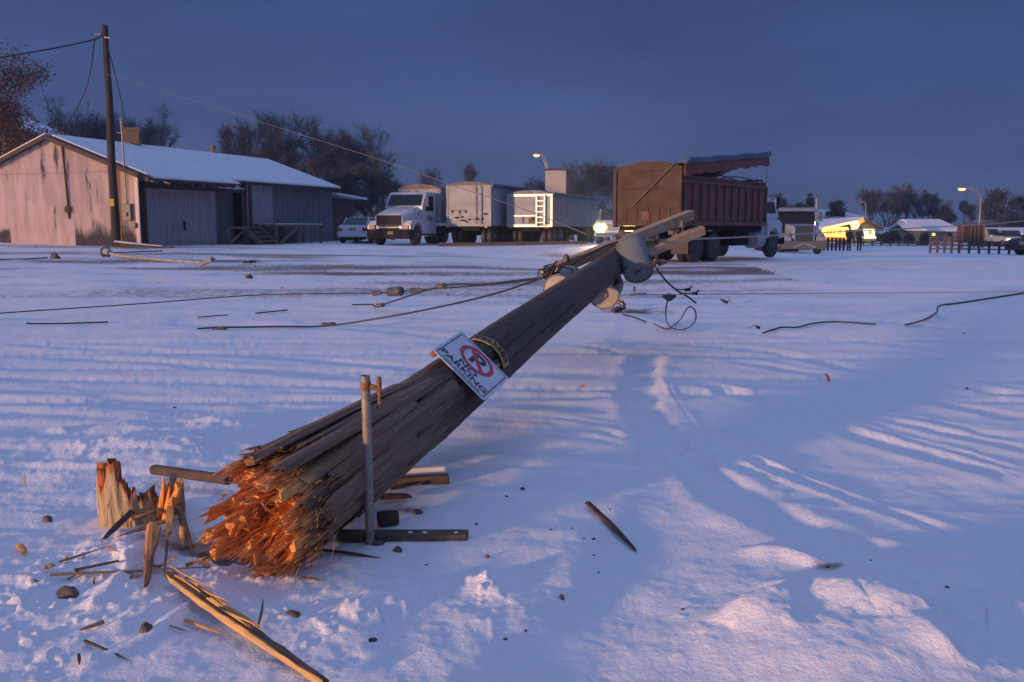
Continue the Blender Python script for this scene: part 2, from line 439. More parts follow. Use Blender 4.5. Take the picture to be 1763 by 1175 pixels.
M['lamp'] = emit('lamp_glow', (1.0, .50, .15), 3.2)
M['headglow'] = emit('headlamp_glow', (1.0, .66, .22), 9)
M['headhalo'] = emit('headlamp_halo', (1.0, .55, .12), 1.3)  # glare halo round the headlamps, put in as a glowing colour
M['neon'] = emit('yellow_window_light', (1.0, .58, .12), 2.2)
M['neonwhite'] = emit('white_window_light', (1.0, .85, .55), 2.6)
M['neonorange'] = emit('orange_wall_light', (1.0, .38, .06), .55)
M['shoplight'] = emit('shop_sign_light', (1.0, .74, .30), 2.4)
M['greenlight'] = emit('green_light', (.25, 1.0, .5), 1.0)
M['yellowlight'] = emit('yellow_green_marker', (.9, 1.0, .35), 1.3)

# ------------------------------------------------------------------ mesh builder
class MB:
    def __init__(self): self.v, self.f, self.mi, self.a = [], [], [], []
    def add(self, vs, fs, m=0, a=0.0):
        o = len(self.v)
        self.v += [tuple(p) for p in vs]
        self.f += [tuple(i + o for i in f) for f in fs]
        self.mi += [m] * len(fs)
        self.a += list(a) if hasattr(a, '__len__') else [a] * len(vs)
        return self
    def box(self, c, s, rot=None, m=0, a=0.0):
        vs = []
        for k in range(8):
            p = Vector(((k & 1) - .5, ((k >> 1) & 1) - .5, (k >> 2) - .5))
            p = Vector((p.x * s[0], p.y * s[1], p.z * s[2]))
            if rot is not None: p = rot @ p
            vs.append(p + Vector(c))
        return self.add(vs, [(0, 2, 3, 1), (4, 5, 7, 6), (0, 1, 5, 4), (2, 6, 7, 3), (0, 4, 6, 2), (1, 3, 7, 5)], m, a)
    def b(self, x0, x1, y0, y1, z0, z1, m=0, a=0.0):
        return self.box(((x0 + x1) / 2, (y0 + y1) / 2, (z0 + z1) / 2), (abs(x1 - x0), abs(y1 - y0), abs(z1 - z0)), None, m, a)
    def bar(self, p, q, w, h, m=0, a=0.0, up=(0, 0, 1)):
        p, q = Vector(p), Vector(q)
        z = (q - p); L = z.length; z = z / L
        u = Vector(up)
        if abs(z.dot(u)) > .97: u = Vector((0, 1, 0))
        x = u.cross(z).normalized(); y = z.cross(x)
        rot = Matrix((x, y, z)).transposed()
        return self.box((p + q) / 2, (w, h, L), rot, m, a)
    def tube(self, pts, rad, n=6, m=0, caps=True, a=0.0):
        pts = [Vector(p) for p in pts]
        rs = rad if hasattr(rad, '__len__') else [rad] * len(pts)
        vs, fs = [], []
        u = None
        for i, p in enumerate(pts):
            t = (pts[min(i + 1, len(pts) - 1)] - pts[max(i - 1, 0)]).normalized()
            if u is None:
                u = t.cross(Vector((0, 0, 1)))
                if u.length < .05: u = t.cross(Vector((0, 1, 0)))
            else:
                u = u - t * u.dot(t)
            u.normalize()
            w = t.cross(u)
            for k in range(n):
                an = 2 * math.pi * k / n
                vs.append(p + (u * math.cos(an) + w * math.sin(an)) * rs[i])
        for i in range(len(pts) - 1):
            for k in range(n):
                k2 = (k + 1) % n
                fs.append((i * n + k, i * n + k2, (i + 1) * n + k2, (i + 1) * n + k))
        if caps:
            fs.append(tuple(reversed(range(n)))); fs.append(tuple((len(pts) - 1) * n + k for k in range(n)))
        return self.add(vs, fs, m, a)
    def prism(self, poly, y0, y1, m=0):
        """(x, z) outline extruded along y"""
        n = len(poly)
        vs = [(x, y0, z) for x, z in poly] + [(x, y1, z) for x, z in poly]
        fs = [tuple(range(n)), tuple(reversed(range(n, 2 * n)))]
        for k in range(n):
            k2 = (k + 1) % n
            fs.append((k, k + n, k2 + n, k2))
        return self.add(vs, fs, m)
    def lathe(self, prof, o, ax, n=20, m=0):
        """(radius, height) profile about an axis"""
        ax = Vector(ax).normalized(); o = Vector(o)
        u = ax.cross(Vector((0, 0, 1)))
        if u.length < .05: u = ax.cross(Vector((0, 1, 0)))
        u.normalize(); w = ax.cross(u)
        vs, fs = [], []
        for r, h in prof:
            for k in range(n):
                an = 2 * math.pi * k / n
                vs.append(o + ax * h + (u * math.cos(an) + w * math.sin(an)) * r)
        for i in range(len(prof) - 1):
            for k in range(n):
                k2 = (k + 1) % n
                fs.append((i * n + k, i * n + k2, (i + 1) * n + k2, (i + 1) * n + k))
        fs.append(tuple(reversed(range(n)))); fs.append(tuple((len(prof) - 1) * n + k for k in range(n)))
        return self.add(vs, fs, m)
    def build(self, name, mats, parent=None, smooth=False, bevel=0.0, attr=None):
        me = bpy.data.meshes.new(name)
        me.from_pydata(self.v, [], self.f)
        mats = mats if isinstance(mats, (list, tuple)) else [mats]
        for q in mats: me.materials.append(q)
        me.polygons.foreach_set('material_index', self.mi)
        if smooth: me.polygons.foreach_set('use_smooth', [True] * len(self.f))
        if attr:
            at = me.attributes.new(attr, 'FLOAT', 'POINT'); at.data.foreach_set('value', self.a)
        me.update()
        o = bpy.data.objects.new(name, me)
        COL.objects.link(o)
        if parent is not None: o.parent = parent
        if bevel:
            bv = o.modifiers.new('edge', 'BEVEL'); bv.width = bevel; bv.segments = 2; bv.limit_method = 'ANGLE'; bv.angle_limit = R(35)
        return o

def tag(o, label=None, cat=None, group=None, kind=None):
    if label: o['label'] = label
    if cat: o['category'] = cat
    if group: o['group'] = group
    if kind: o['kind'] = kind
    return o

def thing(name, label, cat, loc=(0, 0, 0), rz=0.0, group=None):
    o = bpy.data.objects.new(name, None); COL.objects.link(o)
    o.location = loc; o.rotation_euler = (0, 0, rz); o.empty_display_size = .2
    return tag(o, label, cat, group)

def text_mesh(s, size, m, name, parent, mtx, extrude=.001, align='CENTER', sx_=1.0):
    cu = bpy.data.curves.new(name, 'FONT'); cu.body = s; cu.size = size; cu.extrude = extrude; cu.align_x = align; cu.align_y = 'CENTER'
    cu.offset = size * .03
    t = bpy.data.objects.new(name, cu); COL.objects.link(t)
    dg = bpy.context.evaluated_depsgraph_get(); dg.update()
    me = bpy.data.meshes.new_from_object(t.evaluated_get(dg))
    bpy.data.objects.remove(t); bpy.data.curves.remove(cu)
    me.transform(Matrix.Diagonal((sx_, 1, 1, 1))); me.transform(mtx)
    me.materials.clear(); me.materials.append(m)
    o = bpy.data.objects.new(name, me); COL.objects.link(o)
    if parent is not None: o.parent = parent
    return o

def curve_pts(pts, n=8):
    P_ = [Vector(p) for p in pts]
    if len(P_) == 2: return [P_[0].lerp(P_[1], k / n) for k in range(n + 1)]
    out = []
    for i in range(len(P_) - 1):
        p0 = P_[max(i - 1, 0)]; p1 = P_[i]; p2 = P_[i + 1]; p3 = P_[min(i + 2, len(P_) - 1)]
        for k in range(n):
            t = k / n
            out.append(.5 * ((2 * p1) + (p2 - p0) * t + (2 * p0 - 5 * p1 + 4 * p2 - p3) * t * t + (3 * p1 - p0 - 3 * p2 + p3) * t ** 3))
    out.append(P_[-1])
    return out

# ================================================================== SETTING: snow field
def build_snow():
    ys = [-60, -30, -15, -8, -4, -2, -.8, 0, .5, .9, 1.2, 1.45]
    n = 470
    a0, a1 = 1 / 1.6, 1 / 42.0
    ys += [1 / (a0 + (a1 - a0) * k / (n - 1)) for k in range(n)]
    ys += [42 * 1.045 ** k for k in range(1, 62)]
    ys = np.array(ys)
    ti = np.linspace(-1, 1, 901)
    outer = np.array([1.08, 1.2, 1.45, 1.9, 2.6, 4, 7, 14])
    t = np.concatenate([-outer[::-1], ti, outer])
    half = np.where(ys > 1.6, .66 * ys + .35, .66 * 1.6 + .35 + (1.6 - ys) * 1.6)
    X = t[None, :] * half[:, None]
    Y = np.repeat(ys[:, None], len(t), 1)
    x, y = X.ravel(), Y.ravel()
    z = base_np(x, y) + np.where(y > .4, detail(x, np.maximum(y, .6)), 0)
    # bare dirt showing through: churned yard further back, the torn hole, tread marks
    st = fbm(x / 6.0, y / .7, 91, 4, .6)
    dirt = np.clip((y - 11) / 10, 0, 1) * np.clip(1 - (y - 30) / 25, .25, 1) * np.clip(.42 + 1.1 * st, 0, .8)
    dirt = np.where(x > 4 + .12 * y, dirt * .45, dirt)
    dirt += 1.1 * np.exp(-(((x - PIT[0]) / .25) ** 2 + ((y - PIT[1]) / .19) ** 2))
    q = gxy(690, 880); dirt += .55 * np.exp(-(((x - q[0]) / .22) ** 2 + ((y - q[1]) / .10) ** 2))
    q = gxy(1090, 535); dirt += .75 * np.exp(-(((x - q[0]) / .55) ** 2 + ((y - q[1]) / .30) ** 2))
    q = gxy(270, 930); dirt += .45 * np.exp(-(((x - q[0]) / .25) ** 2 + ((y - q[1]) / .12) ** 2))
    for px, py, r_ in ((1345, 968, .05), (1420, 982, .06), (1440, 984, .04), (1225, 950, .03)):
        q = gxy(px, py); dirt += .42 * np.exp(-(((x - q[0]) / (r_ * 1.2)) ** 2 + ((y - q[1]) / r_) ** 2))
    ny, nx = X.shape
    me = bpy.data.meshes.new('snow_field')
    me.vertices.add(nx * ny)
    me.vertices.foreach_set('co', np.stack([x, y, z], 1).ravel())
    i = np.arange((ny - 1) * (nx - 1)); r, c = i // (nx - 1), i % (nx - 1)
    q = np.stack([r * nx + c, r * nx + c + 1, (r + 1) * nx + c + 1, (r + 1) * nx + c], 1).ravel()
    me.loops.add(len(q)); me.loops.foreach_set('vertex_index', q)
    me.polygons.add(len(i)); me.polygons.foreach_set('loop_start', i * 4); me.polygons.foreach_set('use_smooth', np.ones(len(i), bool))
    me.update(calc_edges=True)
    at = me.attributes.new('dirt', 'FLOAT', 'POINT'); at.data.foreach_set('value', dirt)
    me.materials.append(M['snow'])
    o = bpy.data.objects.new('snow_ground', me); COL.objects.link(o)
    tag(o, kind='structure')
build_snow()

def build_road():
    # the street beyond the yard on the right
    mb = MB()
    pts = []
    for px in range(1390, 2100, 50):
        pts.append((px, 84))
    vs, fs = [], []
    for k, (px, Y) in enumerate(pts):
        for j, dy in enumerate((0, 6)):
            x = (px - 881.5) / FPX * Y; y = Y + dy + 3
            vs.append((x, y, base(x, y) + .16))
    for k in range(len(pts) - 1): fs.append((2 * k, 2 * k + 2, 2 * k + 3, 2 * k + 1))
    mb.add(vs, fs)
    tag(mb.build('road', M['asphalt']), kind='structure')
build_road()

# ================================================================== FALLEN POLE
B0 = P(462, 908, 3.5)
T0 = P(1082, 434, 11.0)
AX = (T0 - B0).normalized(); PL = (T0 - B0).length
Xl = Vector((0, 0, 1)).cross(AX).normalized()      # towards the left
Yl = AX.cross(Xl)                                  # up
PMAT = Matrix((Xl, Yl, AX)).transposed().to_4x4(); PMAT.translation = B0
PINV = PMAT.inverted()
def pr(z): return .208 - (.208 - .142) * max(0, min(1, z / PL))

pole = bpy.data.objects.new('fallen_utility_pole', None); COL.objects.link(pole)
pole.matrix_world = PMAT
tag(pole, 'long weathered wooden utility pole lying snapped across the snow with splintered orange base', 'utility pole')

def build_shaft():
    n, rows = 120, 200
    vs, fs, at = [], [], []
    z0 = .36
    rng = np.random.RandomState(3)
    jag = []
    for k in range(n):
        d = math.degrees(2 * math.pi * k / n)
        split = max(0, 1 - abs(((d - 132 + 180) % 360) - 180) / 105) ** .6         # torn deepest on the upper left
        jag.append(-.16 + .74 * split + .13 * abs(rng.randn()) * (.3 + split) + .20 * split * math.sin(d * .31) + .12 * split * math.sin(d * .83))
    # a few deep checks running along the grain
    checks = [(R(150), .009, .3, 3.2), (R(195), .012, .4, 1.7), (R(118), .012, .3, 1.4), (R(172), .007, 1.4, 5.0), (R(164), .010, .3, 1.3), (R(215), .012, .3, 1.2)]
    for i in range(rows + 1):
        t = i / rows
        for k in range(n):
            th = 2 * math.pi * k / n
            z = (z0 + jag[k] * (1 - t)) + (PL - z0) * t ** 1.25
            r = pr(z)
            r += .006 * math.sin(3 * th + 1.3 * z) + .004 * math.sin(7 * th - .8 * z + 1) + (.006 if z < 1.9 else .002) * math.sin(23 * th + 2.1 * math.sin(3.1 * z)) * math.sin(9 * z + 11 * th) + rng.uniform(-.002, .002)
            for ca, cw, zs, ze in checks:
                d = (th - ca - .03 * math.sin(2.3 * z + ca * 5) + math.pi) % (2 * math.pi) - math.pi
                g = max(0, min(1, (z - zs) / .2)) * max(0, min(1, (ze - z) / .8))
                r -= .022 * g * math.exp(-(d * r / cw) ** 2)
            vs.append((r * math.cos(th), r * math.sin(th), z))
            at.append(max(0, .70 - max(0, (z - 1.35)) * .9))
    for i in range(rows):
        for k in range(n):
            k2 = (k + 1) % n
            fs.append((i * n + k, i * n + k2, (i + 1) * n + k2, (i + 1) * n + k))
    fs.append(tuple(rows * n + k for k in range(n)))
    MB().add(vs, fs, 0, at).build('shaft', M['pole'], pole, smooth=True, attr='fresh')
build_shaft()

def splinter(mb, p, d, L, w, t, seg=5, f0=0.0, f1=1.0, tip=.2, bend=.03, m=0, rnd=random, wide=None, jt=.22, pw=1.0):
    """a torn board: starts at p, runs along d, gets thinner and ends ragged"""
    d = Vector(d).normalized()
    u = Vector(wide) if wide is not None else Vector((rnd.uniform(-1, 1), rnd.uniform(-1, 1), rnd.uniform(-1, 1)))
    u = (u - d * u.dot(d)).normalized(); v = d.cross(u)
    cx, cy = 0.0, 0.0
    vs, at = [], []
    bu, bv = rnd.uniform(-bend, bend), rnd.uniform(-bend, bend)
    ns = 6
    prof = [(rnd.uniform(.8, 1.15), 2 * math.pi * (k + rnd.uniform(-.25, .25)) / ns) for k in range(ns)]
    for i in range(seg + 1):
        q = i / seg
        s = 1.0 if q < .5 else 1 - (1 - tip) * ((q - .5) / .5) ** 1.4
        s *= rnd.uniform(.88, 1.1)
        c = Vector(p) + d * (L * q) + u * (bu * q * q * L * 3) + v * (bv * q * q * L * 3)
        for k, (rr, an) in enumerate(prof):
            jit = d * (rnd.uniform(-.5, .35) * L * jt if i == seg else 0)
            vs.append(c + u * (math.cos(an) * rr * w * .5 * s) + v * (math.sin(an) * rr * t * .5 * s) + jit)
            at.append(f0 + (f1 - f0) * q ** pw)
    fs = []
    for i in range(seg):
        for k in range(ns):
            k2 = (k + 1) % ns
            fs.append((i * ns + k, i * ns + k2, (i + 1) * ns + k2, (i + 1) * ns + k))
    fs.append(tuple(reversed(range(ns)))); fs.append(tuple(seg * ns + k for k in range(ns)))
    mb.add(vs, fs, m, at)

def build_broken_end():
    rnd = random.Random(11)
    mb = MB()
    def splay(th): return .44 * max(0, math.sin(th) * .75 + math.cos(th) * .8)
    # solid torn core: a deeply pitted face of fresh wood
    nr, nt = 26, 96
    vs, fs, at = [], [], []
    X, Y = [], []
    for i in range(nr + 1):
        for k in range(nt):
            th = 2 * math.pi * k / nt; r = .205 * i / nr * (1 + splay(th)) * .80
            X.append(r * math.cos(th)); Y.append(r * math.sin(th))
    X, Y = np.array(X), np.array(Y)
    zz = .17 + .26 * fbm(X / .07, Y / .07, 301, 4, .7)
    for q in range(len(X)):
        vs.append((X[q], Y[q], zz[q])); at.append(.55 + 2.2 * (.17 - zz[q]))
    for k in range(nt):
        th = 2 * math.pi * k / nt
        vs.append((.135 * math.cos(th), .135 * math.sin(th), .95)); at.append(-.2)
    for i in range(nr + 1):
        for k in range(nt):
            k2 = (k + 1) % nt; fs.append((i * nt + k, (i + 1) * nt + k, (i + 1) * nt + k2, i * nt + k2))
    mb.add(vs, fs, 0, at)
    def board(th, rad, z0, zend, wdt, thk, extra=0.0, f0=-.6, f1=.5, tip=.8, jt=.06, seg=9):
        p = Vector((rad * math.cos(th), rad * math.sin(th), z0))
        r1 = rad * (1 + splay(th)) + extra
        q = Vector((r1 * math.cos(th), r1 * math.sin(th), zend))
        tg = Vector((-math.sin(th), math.cos(th), 0)); rd_ = Vector((math.cos(th), math.sin(th), 0)); dn = (q - p).normalized()
        splinter(mb, p, q - p, (q - p).length, wdt, thk, seg, f0, f1, tip, .008, rnd=rnd, wide=tg, jt=jt, pw=2.5)
        for _ in range(int(3 + wdt * 55)):
            o_ = tg * rnd.uniform(-.5, .5) * wdt * tip + rd_ * rnd.uniform(-.5, .5) * thk
            splinter(mb, q + o_ - dn * rnd.uniform(.03, .07), dn + Vector((rnd.gauss(0, .07), rnd.gauss(0, .07), 0)), rnd.uniform(.04, .13), rnd.uniform(.003, .014), rnd.uniform(.002, .007), 3, f1 * .6, f1 + .5, rnd.uniform(.1, .7), .02, rnd=rnd)
    # a few long heavy boards split off along the upper left, dark gaps between them
    for deg, z0, ze, w, t, ex in ((62, 1.15, .16, .10, .05, .0), (80, 1.35, .02, .085, .045, .03), (97, 1.05, .10, .11, .05, -.02), (112, 1.55, -.03, .07, .04, .045), (126, 1.2, .08, .10, .05, -.015), (142, 1.7, .24, .08, .045, .022), (155, 1.3, .02, .09, .045, -.012), (170, 1.0, .10, .10, .05, .015), (186, 1.2, .0, .085, .04, -.015), (200, .9, .12, .09, .04, -.015), (215, 1.25, .45, .06, .03, -.006), (45, .9, .1, .09, .04, -.01)):
        board(R(deg), pr(z0) - t * .08, z0, ze, w, t, ex, -.7, rnd.uniform(.0, .55), rnd.uniform(.7, 1.0))
    for k in range(34):          # narrower lath-like strips lying between them
        deg = rnd.uniform(40, 225); z0 = rnd.uniform(.6, 1.5)
        board(R(deg), pr(z0) - rnd.uniform(.0, .05), z0, rnd.uniform(.0, .45), rnd.uniform(.018, .045), rnd.uniform(.012, .025), rnd.uniform(-.012, .012), -.5, rnd.uniform(-.1, .9), rnd.uniform(.3, .9), .1)
    # wide slabs of the inner wood, laid bare where the shell has gone
    for k in range(44):
        th = rnd.uniform(0, 2 * math.pi) if k % 3 == 0 else R(rnd.uniform(70, 240))
        board(th, rnd.uniform(.06, .172), rnd.uniform(.8, 1.15), rnd.uniform(-.06, .22), rnd.uniform(.045, .11), rnd.uniform(.02, .045), rnd.uniform(-.015, .02), -.15, rnd.uniform(.5, 1.0), rnd.uniform(.7, 1.05), .10)
    # chunks of torn wood at the face, every size
    for k in range(60):
        rr = .20 * math.sqrt(rnd.random()); th = rnd.uniform(0, 2 * math.pi)
        board(th, rr * .95, rnd.uniform(.35, .6), rnd.uniform(-.05, .22), rnd.uniform(.02, .065), rnd.uniform(.012, .03), rnd.uniform(-.01, .02), .0, rnd.uniform(.6, 1.2), rnd.uniform(.5, 1.0), .09, 5)
    # big broken faces of fresh wood
    for k in range(30):
        rr = .20 * math.sqrt(rnd.random()); th = rnd.uniform(0, 2 * math.pi)
        board(th, rr * .95, rnd.uniform(.25, .4), rnd.uniform(-.08, .08), rnd.uniform(.05, .10), rnd.uniform(.03, .055), rnd.uniform(-.01, .03), .5, 1.5, rnd.uniform(.6, .95), .16, 5)
    # fine fibres, bundled, of very mixed length and lie
    for k in range(150):
        rr = .205 * math.sqrt(rnd.random()); th = rnd.uniform(0, 2 * math.pi)
        s_ = 1 + splay(th)
        c = Vector((rr * s_ * math.cos(th), rr * s_ * math.sin(th), rnd.uniform(.0, .24)))
        d0 = Vector((rnd.gauss(0, .20) + .22 * math.cos(th), rnd.gauss(0, .20) + .22 * math.sin(th), -1))
        Lb = rnd.choice((.03, .04, .06, .09))
        for j in range(rnd.choice((3, 4, 5, 7))):
            d = d0 + Vector((rnd.gauss(0, .10), rnd.gauss(0, .10), 0))
            splinter(mb, c + Vector((rnd.uniform(-.016, .016), rnd.uniform(-.016, .016), .02)), d, Lb * rnd.uniform(.5, 1.2), rnd.uniform(.003, .012), rnd.uniform(.002, .006), 3, .5, 1.5, rnd.uniform(.1, .6), .03, rnd=rnd)
    for k in range(30):
        rr = .24 * math.sqrt(rnd.random()); th = rnd.uniform(0, 2 * math.pi)
        p = Vector((rr * math.cos(th), rr * math.sin(th), rnd.uniform(.0, .2)))
        splinter(mb, p, Vector((rnd.gauss(0, .7), rnd.gauss(0, .7), -1)), rnd.uniform(.05, .2), rnd.uniform(.003, .010), .003, 3, 1.0, 1.5, .1, .09, rnd=rnd)
    mb.build('splintered_end', M['splinter'], pole, attr='fresh')
build_broken_end()

# yellow number band round the pole
def cyl_patch(z0, z1, th0, th1, off, n=20, thick=.004):
    vs, fs = [], []
    for k in range(n + 1):
        th = th0 + (th1 - th0) * k / n
        for z in (z0, z1):
            for o_ in (off, off + thick):
                r = pr(z) + o_
                vs.append((r * math.cos(th), r * math.sin(th), z))
    for k in range(n):
        a, b_ = 4 * k, 4 * k + 4
        fs += [(a + 1, a + 3, b_ + 3, b_ + 1), (a, b_, b_ + 2, a + 2), (a, a + 1, b_ + 1, b_), (a + 2, b_ + 2, b_ + 3, a + 3)]
    fs += [(0, 2, 3, 1), (4 * n, 4 * n + 1, 4 * n + 3, 4 * n + 2)]
    return vs, fs
def zat(px):
    """axial position of the pole seen at pixel column px"""
    best = min(range(0, 1000), key=lambda k: abs(((B0 + AX * (PL * k / 1000)).x / ((B0 + AX * (PL * k / 1000)).y * math.cos(PITCH) - ((B0 + AX * (PL * k / 1000)).z - CAMZ) * math.sin(PITCH))) * FPX + 881.5 - px))
    return PL * best / 1000
ZS, ZB = zat(776), zat(822)
band = MB().add(*cyl_patch(ZB - .05, ZB + .06, R(86), R(176), .010)).build('number_band', M['tagyellow'], pole)
for k, ch in enumerate('5263582'):
    th = R(86 + 12 * k + 6)
    r = pr(ZB) + .017
    nrm = Vector((math.cos(th), math.sin(th), 0)); tg = Vector((-math.sin(th), math.cos(th), 0))
    # reading direction goes over the top to the right, letters upright towards the pole's top
    mt = Matrix((tg, Vector((0, 0, 1)), nrm)).transposed().to_4x4()
    if mt.to_3x3().determinant() < 0: mt = Matrix((-tg, Vector((0, 0, 1)), nrm)).transposed().to_4x4()
    mt.translation = nrm * r + Vector((0, 0, ZB + .005))
    text_mesh(ch, .085, M['signnavy'], 'digit', band, mt, .0012)

# --- no-parking sign nailed to the pole (a thing of its own)
ths = R(134)
snrm = Vector((math.cos(ths), math.sin(ths), -.03)).normalized()
stg = Vector((-math.sin(ths), math.cos(ths), 0))          # over the top to the right
sup = Vector((0, 0, 1))
sup = (sup - snrm * sup.dot(snrm)).normalized()
sxv = sup.cross(snrm)
SM = Matrix((sxv, sup, snrm)).transposed().to_4x4()
SM.translation = snrm * (pr(ZS) + .026) + Vector((0, 0, ZS))
sign = bpy.data.objects.new('no_parking_sign', None); COL.objects.link(sign)
sign.matrix_world = PMAT @ SM
tag(sign, 'white NO PARKING sign with crossed P in red ring, on the fallen pole', 'sign')
SW, SH = .42, .445
pl_ = MB()
def rrect(w, h, r, n=6):
    out = []
    for cx, cy, a0 in ((w / 2 - r, h / 2 - r, 0), (-w / 2 + r, h / 2 - r, 90), (-w / 2 + r, -h / 2 + r, 180), (w / 2 - r, -h / 2 + r, 270)):
        for k in range(n + 1):
            a_ = R(a0 + 90 * k / n); out.append((cx + r * math.cos(a_), cy + r * math.sin(a_)))
    return out
def plate(mb, outline, z0, z1, m=0, cyl=0.0):
    n = len(outline)
    vs = [(x, y, z0) for x, y in outline] + [(x, y, z1) for x, y in outline]
    mb.add(vs, [tuple(reversed(range(n))), tuple(range(n, 2 * n))] + [(k, (k + 1) % n, (k + 1) % n + n, k + n) for k in range(n)], m)
def ring(mb, outer, inner, z, m=0):
    n = len(outer)
    mb.add([(x, y, z) for x, y in outer] + [(x, y, z) for x, y in inner], [(k, (k + 1) % n, (k + 1) % n + n, k + n) for k in range(n)], m)
plate(pl_, rrect(SW, SH, .018), -.003, 0)
panel = pl_.build('panel', M['signwhite'], sign)
rb = MB(); ring(rb, rrect(SW - .034, SH - .034, .012), rrect(SW - .048, SH - .048, .008), .0009)
rb.build('border', M['signnavy'], sign)
circ = lambda r, n=40: [(r * math.cos(2 * math.pi * k / n), .077 + r * math.sin(2 * math.pi * k / n)) for k in range(n)]
rr_ = MB(); ring(rr_, circ(.128), circ(.098), .0011)
sl = math.sqrt(.5)
rr_.add([(-.098 * sl - .012, .077 + .098 * sl - .012, .0018), (-.098 * sl + .012, .077 + .098 * sl + .012, .0018), (.098 * sl + .012, .077 - .098 * sl + .012, .0018), (.098 * sl - .012, .077 - .098 * sl - .012, .0018)], [(0, 3, 2, 1)])
rr_.build('red_ring', M['signred'], sign)
text_mesh('P', .20, M['signnavy'], 'letter', sign, Matrix.Translation((.002, .077, .0012)), .0002)
text_mesh('NO', .072, M['signnavy'], 'lettering', sign, Matrix.Translation((0, -.074, .0012)), .0002, sx_=1.3)
text_mesh('PARKING', .072, M['signnavy'], 'lettering', sign, Matrix.Translation((0, -.136, .0012)), .0002, sx_=1.22)
text_mesh('TOW AWAY ZONE', .030, M['signgrey'], 'lettering', sign, Matrix.Translation((0, -.185, .0012)), .0002, sx_=1.15)
bk = MB(); bk.box((.10, .255, -.01), (.012, .05, .012)); bk.build('nail', M['steel'], sign)
bk = MB(); bk.box((-.19, -.20, -.02), (.03, .05, .03)); bk.build('bracket', M['rust'], sign)

# --- crossarms, transformers and their fittings (bolted to the pole: its parts)
def loc(p): return PINV @ Vector(p)
armA = MB(); armA.bar(loc(P(938, 471, 9.85)), loc(P(1189, 370, 11.5)), .12, .12, up=PINV.to_3x3() @ Vector((-.5, -.45, .7)))
ca = armA.build('crossarm', M['tanwood'], pole, bevel=.006)
armB = MB(); armB.bar(loc(P(1010, 478, 10.6)), loc(P(1210, 396, 11.3)), .105, .11, up=PINV.to_3x3() @ Vector((-.5, -.45, .7)))
cb = armB.build('crossarm', M['tanwood'], pole, bevel=.006)
for par, pts in ((ca, [(975, 466, 10.0), (1060, 430, 10.6)]), (cb, [(1130, 428, 11.0), (1175, 404, 11.1)])):
    for px, py, Y in pts:
        q = MB(); c = loc(P(px, py, Y)); u = loc(P(px, py - 8, Y)) - c; u.normalize()
        q.lathe([(.012, -.02), (.012, .03), (.03, .035), (.045, .055), (.03, .075), (.042, .09), (.03, .11), (.018, .13)], c + u * .05, u, 12)
        q.build('insulator', M['greyins'], par, smooth=True)
brace = MB(); brace.bar(loc(P(990, 478, 10.0)), loc(P(1075, 425, 11)), .05, .012); brace.bar(loc(P(1040, 470, 10.2)), loc(P(1130, 432, 11)), .04, .012)
brace.build('arm_brace', M['steel'], pole)

def transformer(px, py, Y, r, L, dirv, mats, wirebend):
    c = loc(P(px, py, Y)); d = (PINV.to_3x3() @ Vector(dirv)).normalized()
    q = MB()
    q.lathe([(r * .90, .018), (r * .92, 0), (r * .985, .0), (r, .012), (r, .05), (r * 1.012, .055), (r * 1.012, .075), (r, .08), (r, L)], c, d, 36)
    o = q.build('transformer', mats[0], pole, smooth=False)
    e = MB(); e.lathe([(r * .895, .012), (r * .895, .022)], c - d * .002, d, 36); e.lathe([(.03, -.012), (.03, .013)], c - d * .004, d, 12); e.build('base_plate', mats[1], o)
    l2 = MB(); l2.lathe([(r * 1.03, L), (r * 1.03, L + .03), (r * .9, L + .06), (r * .3, L + .08)], c, d, 30); l2.build('lid', mats[0], o)
    side = d.cross(Vector((0, 1, 0))).normalized()
    for sgn in (-1, 1):
        st = c + d * (L + .05) + side * (sgn * r * .5)
        b2 = MB(); b2.lathe([(.02, 0), (.035, .02), (.02, .04), (.034, .06), (.02, .08), (.03, .10), (.012, .12)], st, d, 10)
        b2.build('bushing', M['porcelain'], o, smooth=True)
    return o
tr1 = transformer(1100, 470, 9.75, .166, .40, (-.12, .72, .66), (M['can'], M['can']), 0)
tr2 = transformer(1040, 508, 9.6, .165, .5, (.18, .93, .14), (M['can'], M['canwarm']), 0)
tr3 = transformer(960, 500, 9.3, .165, .5, (.30, .92, .12), (M['can'], M['canwarm']), 0)
lug = MB()
lug.bar(loc(P(1092, 494, 9.72)), loc(P(1092, 508, 9.7)), .02, .02); lug.bar(loc(P(1085, 508, 9.7)), loc(P(1112, 506, 9.8)), .02, .03)
lug.build('earth_lug', M['steel'], tr1)
# tangle of leads and cut-outs at the head of the pole
tang = MB()
rn = random.Random(5)
for k in range(9):
    a_ = P(930 + rn.uniform(-4, 10), 472 + rn.uniform(-6, 6), 9.4 + rn.uniform(-.1, .2))
    b_ = P(930 + rn.uniform(20, 60), 466 + rn.uniform(-6, 20), 9.6 + rn.uniform(-.2, .3))
    c_ = a_.lerp(b_, .5) + Vector((rn.uniform(-.1, .1), rn.uniform(-.1, .1), rn.uniform(-.02, .14)))
    tang.tube(curve_pts([loc(a_), loc(c_), loc(b_)], 8), .007, 6)
for ccx, ccy, rr in ((935, 471, .055), (950, 478, .07), (945, 468, .045)):
    c = P(ccx, ccy, 9.35)
    tang.tube([loc(c + Vector((rr * math.cos(t), .04 * math.sin(t * 2), rr * .8 * math.sin(t)))) for t in [2 * math.pi * k / 18 for k in range(19)]], .006, 6)
tang.tube(curve_pts([loc(P(975, 462, 9.8)), loc(P(1010, 440, 9.9)), loc(P(1060, 418, 10.0)), loc(P(1100, 424, 9.9)), loc(P(1125, 450, 9.75))], 8), .010, 6)
tang.build('lead_wires', M['cable'], pole, smooth=True)
